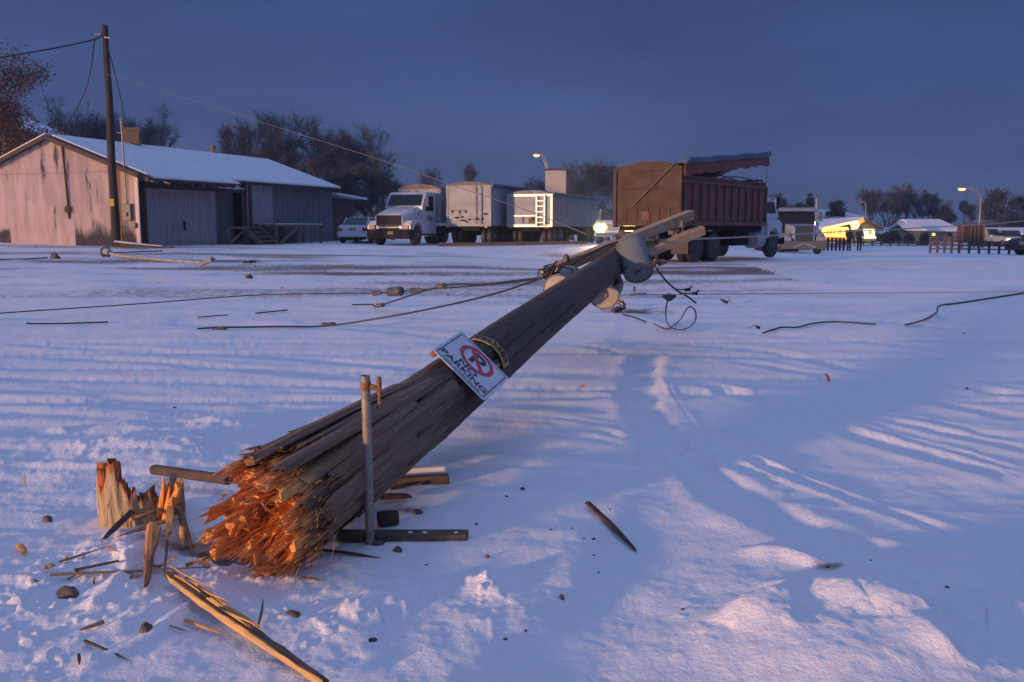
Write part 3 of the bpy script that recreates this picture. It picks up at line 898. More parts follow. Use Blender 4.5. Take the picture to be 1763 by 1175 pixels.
for (px, py, Y, ln, an) in ((938, 476, 9.35, .09, .3), (955, 474, 9.4, .12, 1.1), (1063, 486, 9.5, .14, 1.9), (1125, 460, 9.7, .13, 1.3), (1132, 456, 9.75, .10, .4), (1057, 494, 9.45, .10, .8)):
    c = loc(P(px, py, Y)); d = (PINV.to_3x3() @ Vector((math.cos(an), -.2, math.sin(an)))).normalized()
    cut = MB(); cut.lathe([(.014, 0), (.03, .02), (.02, .035), (.032, .05), (.02, .065), (.034, .08), (.02, .095), (.02, ln)], c, d, 10)
    cut.build('fuse_cutout', M['porcelain'], pole, smooth=True)

# broken fittings on the ground under the head
def fitting(name, label, px, py, s=1.0, seed=0, m='porcelain', group=None):
    rn = random.Random(seed); g = G(px, py)
    q = MB()
    d = Vector((rn.uniform(-1, 1), rn.uniform(-.5, .5), rn.uniform(.1, .5))).normalized()
    q.lathe([(.02 * s, 0), (.045 * s, .03 * s), (.028 * s, .05 * s), (.05 * s, .08 * s), (.028 * s, .10 * s), (.045 * s, .13 * s), (.02 * s, .16 * s), (.015 * s, .22 * s)], g + Vector((0, 0, .03 * s)), d, 12)
    q.tube(curve_pts([g + Vector((0, 0, .03)), g + Vector((rn.uniform(-.1, .1), 0, .12 * s)), g + Vector((rn.uniform(-.2, .2), -.05, .02))], 6), .008 * s, 5)
    o = q.build(name, M[m], smooth=True)
    tag(o, label, 'insulator', group)
fitting('broken_insulator', 'broken dark insulator lying under the grey transformers on the fallen pole', 1077, 530, 1.0, 1)
fitting('broken_insulator', 'dark fuse fitting on the oily snow beside the lower transformer', 1055, 538, 1.1, 2)
fitting('broken_insulator', 'small dark fitting alone on the snow right of the looped cable', 1253, 521, .7, 3, 'black')
fitting('broken_insulator', 'tiny black connector lying just left of the broken black cable', 1308, 566, .45, 4)

# ================================================================== STUMP
def build_stump():
    c = G(226, 898)
    root = thing('pole_stump', 'broken pole stump standing in the snow with jagged orange tips', 'stump', (c.x, c.y, c.z))
    rnd = random.Random(21)
    mb = MB()
    # th = 0 to the right, 90 away, 180 left, 270 to the camera: one torn shell, tall in front, low and ragged behind
    ctl = [(0, .10), (20, .05), (60, .12), (90, .07), (120, .16), (150, .10), (172, .17), (181, .20), (189, .25), (193, .14), (199, .13), (203, .325), (209, .315), (212, .20), (216, .30), (219, .18), (226, .185), (231, .22), (240, .225), (245, .25), (247, .33), (264, .345), (267, .245), (276, .235), (284, .20), (292, .15), (300, .20), (310, .12), (330, .15), (345, .06), (360, .10)]
    def hh(d):
        for (a_, h0), (b_, h1) in zip(ctl[:-1], ctl[1:]):
            if a_ <= d <= b_: return .88 * (h0 + (h1 - h0) * (d - a_) / max(1e-6, b_ - a_))
        return .1
    n, rows = 220, 12
    vs, fs, at = [], [], []
    for side in (0, 1):
        for k in range(n):
            d = 360 * k / n; th = R(d)
            h = hh(d) + rnd.uniform(-.014, .018) + (rnd.uniform(0, .03) if k % 5 == 0 else 0)
            if side: h -= rnd.uniform(.0, .02)
            g_ = .003 * math.sin(R(d) * 9) + .002 * math.sin(R(d) * 23 + 1) - (.012 if abs(d - 213) < 1.5 or abs(d - 229) < 1 or abs(d - 194) < 1.5 else 0)
            for i in range(rows + 1):
                q = i / rows; z = -.14 + (h + .14) * q
                r = (.142 - .065 * side + g_) * (1 - .10 * max(0, z)) + .004 * math.sin(z * 22 + d * .3)
                if side: r = min(r, r - .0)
                vs.append((r * math.cos(th), r * math.sin(th) * .9, z))
                top = max(0, 1 - (h - z) / (.05 if h < .26 else .10))
                at.append(1.2 if side else -1.2 + 2.2 * min(1, top * 1.3))
    for side in (0, 1):
        o_ = side * n * (rows + 1)
        for k in range(n):
            k2 = (k + 1) % n
            for i in range(rows):
                f_ = (o_ + k * (rows + 1) + i, o_ + k2 * (rows + 1) + i, o_ + k2 * (rows + 1) + i + 1, o_ + k * (rows + 1) + i + 1)
                fs.append(f_ if not side else f_[::-1])
    o_ = n * (rows + 1)
    for k in range(n):
        k2 = (k + 1) % n
        fs.append((k * (rows + 1) + rows, k2 * (rows + 1) + rows, o_ + k2 * (rows + 1) + rows, o_ + k * (rows + 1) + rows))
    mb.add(vs, fs, 0, at)
    mb.build('shell', M['stump'], root, smooth=True, attr='fresh')
    inn = MB()
    for k in range(110):
        r = .11 * math.sqrt(rnd.random()); th = rnd.uniform(0, 2 * math.pi)
        p = Vector((r * math.cos(th), r * math.sin(th), -.1))
        d = Vector((rnd.gauss(0, .12), rnd.gauss(0, .12), 1))
        hl = rnd.uniform(.10, .24) * (1.0 if math.cos(th) < .2 else .75)
        splinter(inn, p, d, hl, rnd.uniform(.008, .03), rnd.uniform(.008, .016), 4, .5, 1.2, .1, .03, rnd=rnd)
    inn.build('torn_heartwood', M['splinter'], root, attr='fresh')
build_stump()

# ================================================================== LOOSE WOOD
def wood_piece(name, label, a, b_, w, t, m, za=.0, zb=.0, seed=0, cat='splinter', group=None, tip=.2, f0=.2, f1=.9, seg=7, bend=.01, flat=True):
    """a torn board lying from pixel a to pixel b on the snow, raised by za / zb"""
    p = G(*a); q = G(*b_)
    p.z += za + t * .35; q.z += zb + t * .35
    mid = (p + q) / 2
    root_z = mid
    rnd = random.Random(seed + 100)
    d = q - p
    mb = MB()
    # local frame with z along the piece so that the grain runs along it
    zx = d.normalized(); up = Vector((0, 0, 1)); xx = up.cross(zx).normalized(); yy = zx.cross(xx)
    mt = Matrix((xx, yy, zx)).transposed().to_4x4(); mt.translation = p
    splinter(mb, Vector((0, 0, 0)), Vector((0, 0, 1)), d.length, w, t, seg, f0, f1, tip, bend, rnd=rnd, wide=(1, 0, 0) if flat else None)
    o = mb.build(name, M[m], attr='fresh'); o.matrix_world = mt
    tag(o, label, cat, group)
    return o

# the long bright plank running out of the bottom of the frame
def long_plank():
    p, q = G(287, 1010), G(560, 1190)
    p.z += .045; q.z += .02
    d = q - p; L = d.length
    zx = d.normalized(); xx = Vector((0, 0, 1)).cross(zx).normalized(); yy = zx.cross(xx)
    mt = Matrix((xx, yy, zx)).transposed().to_4x4(); mt.translation = p
    root = bpy.data.objects.new('torn_plank', None); COL.objects.link(root); root.matrix_world = mt
    tag(root, 'long torn plank with bright yellow edge, nearest the camera and running out of the frame', 'plank')
    rnd = random.Random(4)
    mb = MB()
    n = 16
    vs, at = [], []
    for i in range(n + 1):
        q_ = i / n
        wl_ = .012 + .021 * math.sin(min(1, q_ * 2.2) * math.pi / 2) - .022 * q_ ** 1.3
        if i == 0: wl_ = .007
        h = .010 + .011 * math.sin(min(1, q_ * 2.5) * math.pi / 2) - .006 * q_
        if i == 0: h = .01
        j = lambda s=.003: rnd.uniform(-s, s)
        z = L * q_
        # section: left bright edge, grey top, right side, underside
        vs += [(-wl_ * 1.2 + j(), -.006, z), (-wl_ * 1.15 + j(), h * .3 + j(), z), (-wl_ * .75 + j(), h * .9 + j(), z), (wl_ * .55 + j(), h * .95 + j(), z), (wl_ * 1.25 + j(), h * .3 + j(), z), (wl_ * 1.25, -.006, z)]
        at += [1.4, 1.4, -.1, -.9, -.6, -.6]
    fs = []
    for i in range(n):
        for k in range(6):
            k2 = (k + 1) % 6
            fs.append((i * 6 + k, (i + 1) * 6 + k, (i + 1) * 6 + k2, i * 6 + k2))
    fs.append(tuple(range(6))); fs.append(tuple(reversed([n * 6 + k for k in range(6)])))
    mb.add(vs, fs, 0, at)
    mb.build('board', M['plankwood'], root, attr='fresh')
    sl_ = MB()
    for k in range(16):
        z = L * rnd.uniform(0, .45)
        splinter(sl_, (rnd.uniform(-.025, .012), .034 + rnd.uniform(-.012, .008), z), (rnd.uniform(-.06, .06), rnd.uniform(-.02, .06), 1), rnd.uniform(.1, .35), rnd.uniform(.006, .016), .007, 4, .0 if rnd.random() < .5 else 1.1, 1.2, .1, .02, rnd=rnd)
    sl_.build('torn_fibres', M['plankwood'], root, attr='fresh')
M['plankwood'] = mat('torn_plank_wood', (.13, .10, .08), (.07, .052, .04), 60, .85, stretch=(1, 1, .06), bump=.9, bscale=110, attr=('fresh', (.72, .47, .19), (.62, .36, .13)))
long_plank()

wood_piece('wood_splinter', 'upright looking split stick with rotten tip crossing the long thin lath', (262, 935), (252, 1030), .045, .035, 'splinter', .06, .03, 1, tip=.5, f0=.7, f1=.1)
wood_piece('wood_splinter', 'reddish split slat lying beside the upright looking split stick', (275, 945), (262, 1000), .03, .025, 'splinter', .07, .05, 2, tip=.3, f0=.4, f1=.3)
wood_piece('wood_lath', 'long thin lath lying flat left to right below the stump', (88, 1002), (352, 996), .020, .012, 'graywood', .02, .02, 3, cat='lath', tip=.3)
wood_piece('wood_lath', 'short dark strip lying on the long thin lath', (130, 1000), (205, 998), .018, .012, 'darkbrown', .035, .035, 31, cat='lath', tip=.7)
wood_piece('wood_splinter', 'dark narrow stick leaning left out from the foot of the stump', (228, 912), (174, 952), .032, .028, 'oldwood', .06, .02, 4, tip=.5)
wood_piece('wood_splinter', 'brown slat lying between the stump and the dark narrow stick', (292, 915), (205, 948), .035, .02, 'splinter', .04, .02, 5, f0=.4, f1=.5)
wood_piece('wood_splinter', 'wide orange board propped steeply beside the stump, left of the hole', (300, 862), (288, 948), .045, .03, 'splinter', .12, .03, 6, f0=-.2, f1=1.1, tip=.6)
wood_piece('wood_splinter', 'thin board propped steeply at the edge of the hole, bright at its foot', (312, 868), (318, 946), .03, .025, 'splinter', .10, .03, 7, f0=-.4, f1=1.1, tip=.5)
wood_piece('wood_splinter', 'short slat leaning away to the right from the propped boards', (308, 905), (334, 946), .03, .02, 'splinter', .08, .02, 8, f0=0, f1=.4)
wood_piece('wood_splinter', 'bright yellow slab lying at the right foot of the stump', (225, 912), (268, 903), .05, .025, 'fresh', .03, .05, 9, tip=.6)
wood_piece('wood_splinter', 'thin brown twig like splinter lying below the dark narrow stick', (102, 976), (182, 962), .012, .010, 'splinter', .01, .02, 10, f0=0, f1=.3)
wood_piece('wood_splinter', 'short pale sliver lying just right of the dark narrow stick tip', (184, 955), (203, 968), .012, .008, 'fresh', .01, .01, 11)
wood_piece('wood_splinter', 'thin upright sliver poking up beside the split stick', (290, 965), (284, 1010), .012, .010, 'splinter', .08, .03, 12, f0=0, f1=.2)
wood_piece('wood_splinter', 'grey shard on the snow at the lower left, below the stone', (180, 1082), (135, 1092), .022, .012, 'graywood', .012, .01, 13)
wood_piece('wood_splinter', 'thin dark stick lying at the bottom left corner of the snow', (146, 1112), (224, 1132), .012, .009, 'oldwood', .008, .008, 14)
wood_piece('wood_splinter', 'pale splinter lying under the bright torn plank', (320, 1072), (378, 1090), .016, .012, 'fresh', .01, .01, 15, f0=-1, f1=-1)
wood_piece('wood_splinter', 'thin curved twig leaning up on the right of the bright torn plank', (440, 1092), (464, 1055), .012, .010, 'graywood', .01, .05, 16, bend=.06)
wood_piece('wood_splinter', 'dark torn lath alone on the smooth snow right of the pole', (1012, 876), (1095, 942), .038, .018, 'darkbrown', .015, .015, 17, cat='lath', tip=.5)
wood_piece('wood_splinter', 'thin dark bark strip lying in front of the flat timber', (552, 952), (650, 966), .018, .012, 'darkbrown', .012, .012, 18, bend=.03)
wood_piece('wood_splinter', 'thin reddish sliver on the snow between the plank and the pole end', (518, 998), (562, 1002), .010, .007, 'splinter', .006, .006, 19, f0=-.3, f1=0)
wood_piece('wood_splinter', 'small bright chip at the left edge of the snow below the grey stone', (32, 945), (42, 958), .035, .018, 'fresh', .012, .012, 20, tip=.6, bend=0)
wood_piece('wood_splinter', 'small bright chip standing left of the long thin lath', (76, 990), (96, 986), .028, .02, 'fresh', .012, .02, 22, tip=.6, bend=0)
wood_piece('wood_splinter', 'thin dark needle of wood pointing down at the bottom left', (136, 1130), (138, 1148), .012, .010, 'oldwood', .01, .01, 23)
wood_piece('wood_splinter', 'thin grey splinter lying left of the bright plank and right of the dark stone', (292, 1087), (324, 1087), .009, .007, 'graywood', .006, .006, 24)

def orange_chunk():
    # leaning chunk of fresh heartwood between stump and hole
    c = G(282, 900)
    mb = MB(); rnd = random.Random(8)
    for k in range(22):
        p = Vector((rnd.uniform(-.05, .045), rnd.uniform(-.04, .04), rnd.uniform(-.02, .04)))
        d = Vector((.35 + rnd.gauss(0, .1), rnd.gauss(0, .1), 1))
        splinter(mb, p, d, rnd.uniform(.10, .19), rnd.uniform(.02, .04), rnd.uniform(.012, .024), 4, .7, 1.3, rnd.uniform(.3, .6), .03, rnd=rnd)
    o = mb.build('heartwood_chunk', M['splinter'], attr='fresh'); o.location = c
    tag(o, 'leaning chunk of bright orange heartwood between the stump and the hole', 'splinter')
orange_chunk()
def chips():
    # small fresh chips around the hole
    rnd = random.Random(55)
    for k in range(26):
        px, py = rnd.uniform(300, 520), rnd.uniform(905, 985)
        if k > 15: px, py = rnd.uniform(60, 330), rnd.uniform(930, 1010)
        g = G(px, py)
        mb = MB()
        an = rnd.uniform(0, math.pi)
        d = Vector((math.cos(an), math.sin(an), rnd.uniform(-.1, .35)))
        splinter(mb, Vector((0, 0, .006)), d, rnd.uniform(.03, .10), rnd.uniform(.008, .02), rnd.uniform(.005, .01), 3, .3, 1.1, .15, .04, rnd=rnd)
        o = mb.build('wood_chip', M['splinter'], attr='fresh'); o.location = g
        tag(o, 'small torn wood chip scattered on the snow around the broken pole base', 'wood chip', 'wood chips around the broken pole base')
chips()

# timbers behind and beside the pole base
def beam(name, label, p, q, w, h, m, cat='timber', snowcap=False, bevel=.004):
    mb = MB(); p, q = Vector(p), Vector(q)
    c = (p + q) / 2
    n = 10
    root = MB()
    root.bar(p - c, q - c, w, h)
    o = root.build(name, M[m], bevel=bevel); o.location = c
    tag(o, label, cat)
    return o
beam('timber_rail', 'dark round rail lying behind the stump and running under the pole end', G(262, 832) + Vector((0, 0, .07)), G(400, 850) + Vector((0, 0, .07)), .055, .055, 'oldwood', bevel=.02)
tb = beam('timber_block', 'dark squared timber on the snow behind the pipe post, topped with snow', G(600, 842) + Vector((0, 0, .02)), G(773, 834) + Vector((0, 0, .02)), .06, .06, 'oldwood')
q = MB(); pa, pb = G(690, 832), G(768, 828); q.bar(pa + Vector((0, .0, .062)), pb + Vector((0, .0, .062)), .055, .03)
snow_cap = q.build('snow_cap', M['roof_snow'], tb, bevel=.012); snow_cap.location = -tb.location
def flat_timber():
    p, q_ = G(582, 929), G(806, 931)
    p.z += .012
    c = (p + q_) / 2 + Vector((0, 0, .012))
    root = thing('flat_timber', 'flat dark timber strap with pale bolt holes at the foot of the pipe post', 'timber', c)
    mb = MB(); mb.bar(p - c + Vector((0, 0, .012)), q_ - c + Vector((0, 0, .012)), .085, .035)
    mb.build('board', M['oldwood'], root, bevel=.006)
    for f in (.56, .67, .91):
        h = MB(); a_ = (p - c).lerp(q_ - c, f) + Vector((0, -.006, .0305)); h.lathe([(.011 if f < .9 else .008, -.004), (.011 if f < .9 else .008, .0012)], a_, (0, 0, 1), 10)
        h.build('bolt_hole', M['roof_snow'], root)
flat_timber()
wood_piece('bark_slab', 'dark slab of bark lying behind the pipe post', (655, 868), (708, 866), .06, .03, 'darkbrown', .02, .02, 41, cat='bark', tip=.6)
wood_piece('bark_slab', 'small dark shard of wood at the foot of the squared timber', (672, 852), (722, 842), .03, .02, 'oldwood', .02, .02, 42, cat='bark', tip=.4)
def log_chunk():
    c = G(668, 905) + Vector((0, 0, .035))
    q = MB(); q.lathe([(.015, -.05), (.034, -.048), (.038, -.025), (.037, .025), (.034, .048), (.015, .05)], (0, 0, 0), (.9, .3, .0), 14)
    o = q.build('log_chunk', M['darkbrown'], smooth=True); o.location = c
    tag(o, 'short dark red ended log chunk touching the pipe post', 'log')
log_chunk()

# ================================================================== PIPE POST
def pipe_post():
    g = P(637, 920, 3.86)
    top = P(629, 647, 3.80)
    root = thing('pipe_gate_post', 'short galvanised pipe post standing in front of the fallen pole', 'post', g)
    t = top - g
    q = MB(); q.lathe([(.020, -.045), (.020, t.length), (.016, t.length), (.016, t.length - .03)], (0, 0, 0), t, 20)
    q.build('pipe', M['steel'], root, smooth=False)
    d = t.normalized(); hp = t - d * .045
    h = MB(); h.lathe([(.023, -.018), (.023, .018)], hp, d, 18)
    h.bar(hp + Vector((.02, -.012, 0)), hp + Vector((.055, -.01, -.012)), .016, .022)
    h.build('hinge_collar', M['rust'], root)
    k = MB(); a_ = hp + Vector((.058, -.008, .04)); k.lathe([(.011, 0), (.011, .05), (.008, .055), (.008, .118), (.004, .122)], a_, (.02, 0, -1), 12)
    k.build('hinge_pin', M['rust'], root)
pipe_post()

# ================================================================== STONES and markers
def stone(px, py, s, label, group=None, seed=0, flat=.55, m='stone'):
    rnd = random.Random(seed)
    g = G(px, py)
    n, rws = 10, 6
    vs, fs = [], []
    sxx, syy = s * rnd.uniform(.8, 1.2), s * rnd.uniform(.6, .9)
    ph = [rnd.uniform(0, 6) for _ in range(4)]
    for i in range(rws + 1):
        la = -math.pi / 2 + math.pi * i / rws
        for k in range(n):
            lo_ = 2 * math.pi * k / n
            r = 1 + .16 * math.sin(2 * lo_ + ph[0]) + .12 * math.sin(3 * lo_ + ph[1] + 2 * la) + .10 * math.sin(3 * la + ph[2])
            vs.append((sxx * r * math.cos(la) * math.cos(lo_), syy * r * math.cos(la) * math.sin(lo_), s * flat * r * math.sin(la)))
    for i in range(rws):
        for k in range(n):
            k2 = (k + 1) % n; fs.append((i * n + k, i * n + k2, (i + 1) * n + k2, (i + 1) * n + k))
    o = MB().add(vs, fs).build('stone', M[m], smooth=True); o.location = g + Vector((0, 0, s * flat * .12)); o.rotation_euler = (0, 0, rnd.uniform(0, 6))
    tag(o, label, 'stone', group)
stone(95, 445, .19, 'large brown boulder on the snow in front of the peeling barn', seed=1, flat=.75)
stone(429, 479, .085, 'small round stone alone on the churned snow beyond the cables', seed=2, flat=.8)
stone(118, 1022, .045, 'brown stone half under snow below the long thin lath', seed=3)
stone(82, 897, .038, 'brown stone left of the stump with snow on its back', seed=4)
stone(252, 1093, .026, 'round dark stone in the snow left of the bright torn plank', seed=5, flat=.8)
stone(505, 1056, .026, 'dark flat stone right of the bright plank', seed=6)
stone(685, 953, .024, 'dark stone just below the flat timber', seed=7, flat=.8)
stone(650, 938, .032, 'dark stone partly under the flat timber edge', seed=8)
stone(718, 884, .030, 'black flat stone right of the pipe post', seed=9)
stone(642, 1108, .016, 'small dark stone on the lit snow lump below the pole', seed=10)
stone(967, 1036, .014, 'small brown stone at the edge of the raised snow bank', seed=11, flat=.9)
stone(839, 968, .011, 'tiny orange stone on the snow right of the flat timber', seed=12, flat=1.0, m='rust')
rs = random.Random(12)
for k, (px, py) in enumerate(((734, 977), (948, 922), (1022, 935), (1022, 962), (1005, 938), (985, 920), (1050, 880), (872, 861), (900, 845), (1425, 985), (1630, 1020), (1560, 1062), (870, 1105), (1500, 950), (1175, 1050), (905, 1090), (820, 905), (1030, 985))):
    stone(px, py, rs.uniform(.006, .011) if k != 8 else .018, 'tiny dark pebble on the smooth snow right of the fallen pole', 'pebbles on the snow right of the pole', seed=20 + k)
for k, (px, py) in enumerate(((485, 495), (700, 505), (770, 508), (1360, 485), (1425, 488), (1660, 575), (1665, 668), (1230, 632), (60, 424), (440, 460), (1310, 556), (560, 470), (300, 700))):
    stone(px, py, rs.uniform(.03, .05) * (.4 if py > 550 else 1), 'small dark clod lying far out on the churned snow', 'clods on the churned snow', seed=60 + k)

def ribbon(px, py, label, h, lean, name='orange_marker'):
    g = G(px, py); q = MB()
    vs, fs = [], []
    for i in range(7):
        t = i / 6
        x = lean * t + .01 * math.sin(4 * t); 
        for s in (-.014, .014):
            for o_ in (-.001, .001):
                vs.append((x + s, o_ + .008 * math.sin(6 * t), h * t))
    for i in range(6):
        a_, b_ = 4 * i, 4 * i + 4
        fs += [(a_, a_ + 2, b_ + 2, b_), (a_ + 1, b_ + 1, b_ + 3, a_ + 3), (a_, b_, b_ + 1, a_ + 1), (a_ + 2, a_ + 3, b_ + 3, b_ + 2)]
    o = q.add(vs, fs).build(name, M['orange']); o.location = g
    tag(o, label, 'marker')
ribbon(1427, 652, 'thin bright orange ribbon standing in the snow at the right', .075, -.03)
ribbon(1000, 668, 'small bright orange scrap on the snow right of the fallen pole', .018, .03)
def stake():
    g = G(42, 832); q = MB(); q.bar((0, 0, -.05), (.002, 0, .075), .008, .005)
    o = q.build('wire_stake', M['steel']); o.location = g
    tag(o, 'short thin steel stake poking out of the snow at the left edge', 'stake')
stake()

# ================================================================== CABLES
def cable(name, label, pts, r, m='cable', cat='cable', n=8, group=None, extra=None):
    pts = [Vector(p) for p in pts]
    c = sum(pts, Vector()) / len(pts)
    o = MB().tube(curve_pts([p - c for p in pts], n), r, 6).build(name, M[m], smooth=True)
    o.location = c
    tag(o, label, cat, group)
    if extra: extra(o, c)
    return o
def lay(*pp, dz=.03):
    """points lying on the snow under these pixels; a third number lifts the point off the snow by putting it at that depth"""
    out = []
    for p in pp:
        out.append(P(*p) if len(p) == 3 else G(p[0], p[1], dz))
    return out
def dead_end(o, c, a, b_, body='greyins'):
    d = (b_ - a); L = d.length; d.normalize()
    q = MB(); q.lathe([(.012, 0), (.05, L * .03), (.035, L * .16), (.012, L * .18)], a - c, d, 10); q.build('wire_grip', M[body], o, smooth=True); q = MB()
    q.lathe([(.02, L * .36), (.075, L * .37), (.06, L * .40), (.075, L * .43), (.06, L * .47), (.075, L * .50), (.06, L * .53), (.075, L * .57), (.02, L * .58)], a - c, d, 12); q.build('strain_insulator', M[body], o, smooth=True); q = MB()
    q.lathe([(.012, L * .78), (.045, L * .79), (.03, L * .95), (.012, L)], a - c, d, 10)
    q.build('wire_grip', M[body], o, smooth=True)
HEADL = (932, 480, 9.35)
def A_extra(o, c): dead_end(o, c, P(642, 505, 14.5), P(728, 499, 13.2))
cable('power_cable', 'long thin wire along the snow with grey strain insulators on it', lay((-60, 558), (0, 552), (220, 533), (450, 515), (640, 505, 14.5), (728, 499, 13.2), (850, 490, 11), HEADL, dz=.09), .010, extra=A_extra)
def B_extra(o, c):
    for p in (P(655, 526, 14.4), P(760, 493, 12.0)):
        q = MB(); q.lathe([(.015, -.08), (.04, -.05), (.03, 0), (.04, .05), (.015, .08)], p - c, (1, -.4, .15), 10)
        q.build('connector', M['greyins'], o, smooth=True)
cable('power_cable', 'bent two-piece wire rising from the snow to the pole head in a kink', lay((606, 529), (640, 528), (655, 526, 14.4), (760, 493, 12.0), (830, 490, 11), (935, 478, 9.3)), .012, n=6, extra=B_extra)
def C_extra(o, c):
    for p in (G(378, 571), P(566, 561, 12.2)):
        q = MB(); q.lathe([(.012, -.10), (.03, -.07), (.022, 0), (.03, .07), (.012, .10)], p - c + Vector((0, 0, .02)), (1, .1, .02), 10)
        q.build('connector', M['greyins'], o, smooth=True)
cable('power_cable', 'thick dark wire with two sleeves, lowest on the snow left of the pole', lay((340, 573), (378, 571), (480, 567), (566, 561, 12.2), (700, 540, 11.8), (830, 512, 10.6), HEADL), .013, extra=C_extra)
cable('power_cable', 'short piece of wire half buried at the left in the snow', lay((45, 561), (100, 560), (186, 556)), .012)
cable('power_cable', 'short stub of wire on the snow midway to the two sleeved cable', lay((440, 541), (495, 536)), .012)
cable('power_cable', 'faint buried wire end just left of the short wire stub', lay((340, 548), (392, 544)), .009)
# right hand side
cable('power_cable', 'straight pale wire running right from the transformers just above the snow', [P(1055, 508, 9.5), P(1200, 507, 9.8), P(1480, 505, 10.6), P(1800, 502, 11.6)], .007, 'palecable')
cable('power_cable', 'pale wire sagging across in front of the dump truck and out to the right', [P(1100, 414, 10.6), P(1270, 409, 13.5), P(1415, 401, 16.5), P(1690, 387, 22), P(1800, 377, 24)], .012, 'palecable')
cable('power_cable', 'black broken cable lying on the snow, left piece at the right side', lay((1313, 576), (1345, 568), (1372, 567), (1400, 560), (1440, 558), (1507, 564)), .012)
cable('power_cable', 'black broken cable rising to the right edge of the frame', lay((1558, 566), (1590, 558), (1612, 543), (1618, 527, 10.9), (1660, 521, 10.9), (1800, 499, 11.2)), .012)
cable('power_cable', 'short black cable stub on the snow under the transformers', lay((1072, 544), (1092, 549), (1112, 557)), .012)
cable('power_cable', 'thick black lead hanging from the transformer down to the snow', lay((1130, 462, 9.75), (1145, 482, 9.7), (1165, 500, 9.7), (1185, 512, 9.8), (1198, 522, 9.9)), .010)
def loop_extra(o, c):
    q = MB(); p = P(1152, 512, 9.75) - c
    q.box(p, (.10, .05, .055)); q.lathe([(.045, -.03), (.045, .03)], p, (0, 1, 0), 12)
    for k in (-1, 1): q.box(p + Vector((k * .06, 0, .01)), (.03, .03, .03))
    q.build('connector_box', M['greyins'], o, bevel=.006)
lp = [P(1150, 515, 9.75), P(1146, 540, 9.6)] + lay((1150, 562), (1166, 574), (1184, 571), dz=.05) + [P(1197, 552, 9.6), P(1196, 534, 9.6), P(1184, 530, 9.6)] + lay((1172, 553), (1158, 568), (1148, 573), (1125, 562), dz=.05)
cable('looped_cable', 'black cable coiled in a loop on the snow below its connector box', lp, .008, extra=loop_extra)
def clamp(px, py, Y, label):
    q = MB(); q.box((0, 0, 0), (.06, .03, .03)); q.bar((0, 0, 0), (.05, 0, .04), .015, .015); q.bar((0, 0, 0), (-.12, 0, .004), .012, .012)
    o = q.build('wire_clamp', M['chassis'], bevel=.004); o.location = P(px, py, Y)
    tag(o, label, 'clamp')
clamp(1184, 499, 9.8, 'small dark clamp at the top end of the hanging black lead')
clamp(1196, 506, 9.8, 'small dark clamp on the straight pale wire beside the hanging lead')

# ================================================================== LEFT: standing pole, barn, wires
def standing_pole():
    g = G(200, 424); g = P(200, 423, 37.3); g.z = base(g.x, g.y)
    top = P(181, 44, 37.5)
    root = thing('utility_pole', 'tall dark wooden utility pole standing in front of the barn', 'utility pole', g)
    t = top - g
    q = MB(); q.tube([t * (k / 12) + Vector((.02 * math.sin(k), 0, 0)) for k in range(-1, 13)], [.185 - .006 * k for k in range(-1, 13)], 14)
    q.build('shaft', M['poledark'], root, smooth=True)
    y = MB(); y.lathe([(.165, -.14), (.165, .14)], t * .205, t, 14); y.b(-.09, .09, -.20, -.17, t.z * .205 - .15, t.z * .205 + .15)
    y.build('warning_tag', M['tagyellow'], root)
    b_ = MB(); b_.bar(t * .96, t * .955 + Vector((-.45, 0, .05)), .03, .03); b_.bar(t * .945 + Vector((.0, -.12, 0)), t * .945 + Vector((.25, -.2, -.05)), .03, .03)
    b_.build('wire_bracket', M['steel'], root)
    return g, top
PG, PT = standing_pole()
att = P(163, 68, 37.3)
cable('overhead_wire', 'dark overhead wire leaving the standing pole at the top left', [P(176, 58, 37.4), att, P(90, 84, 36.5), P(-60, 110, 35)], .032)
cable('service_wire', 'sagging service wire from the standing pole to the barn gable', [att, P(152, 140, 37.8), P(130, 190, 38.5), P(104, 226, 39.5)], .022)
cable('service_wire', 'sagging service wire from the standing pole to the mast on the barn roof', [P(184, 78, 37.4), P(196, 120, 38), P(208, 170, 38.6), P(215, 216, 39)], .022)
cable('overhead_wire', 'fallen pale wire slanting from the standing pole down over the trailers', [P(184, 128, 37.2), P(400, 195, 30), P(650, 274, 22), P(790, 323, 18), P(900, 360, 14.5), P(1010, 404, 11)], .0065, 'dimcable')

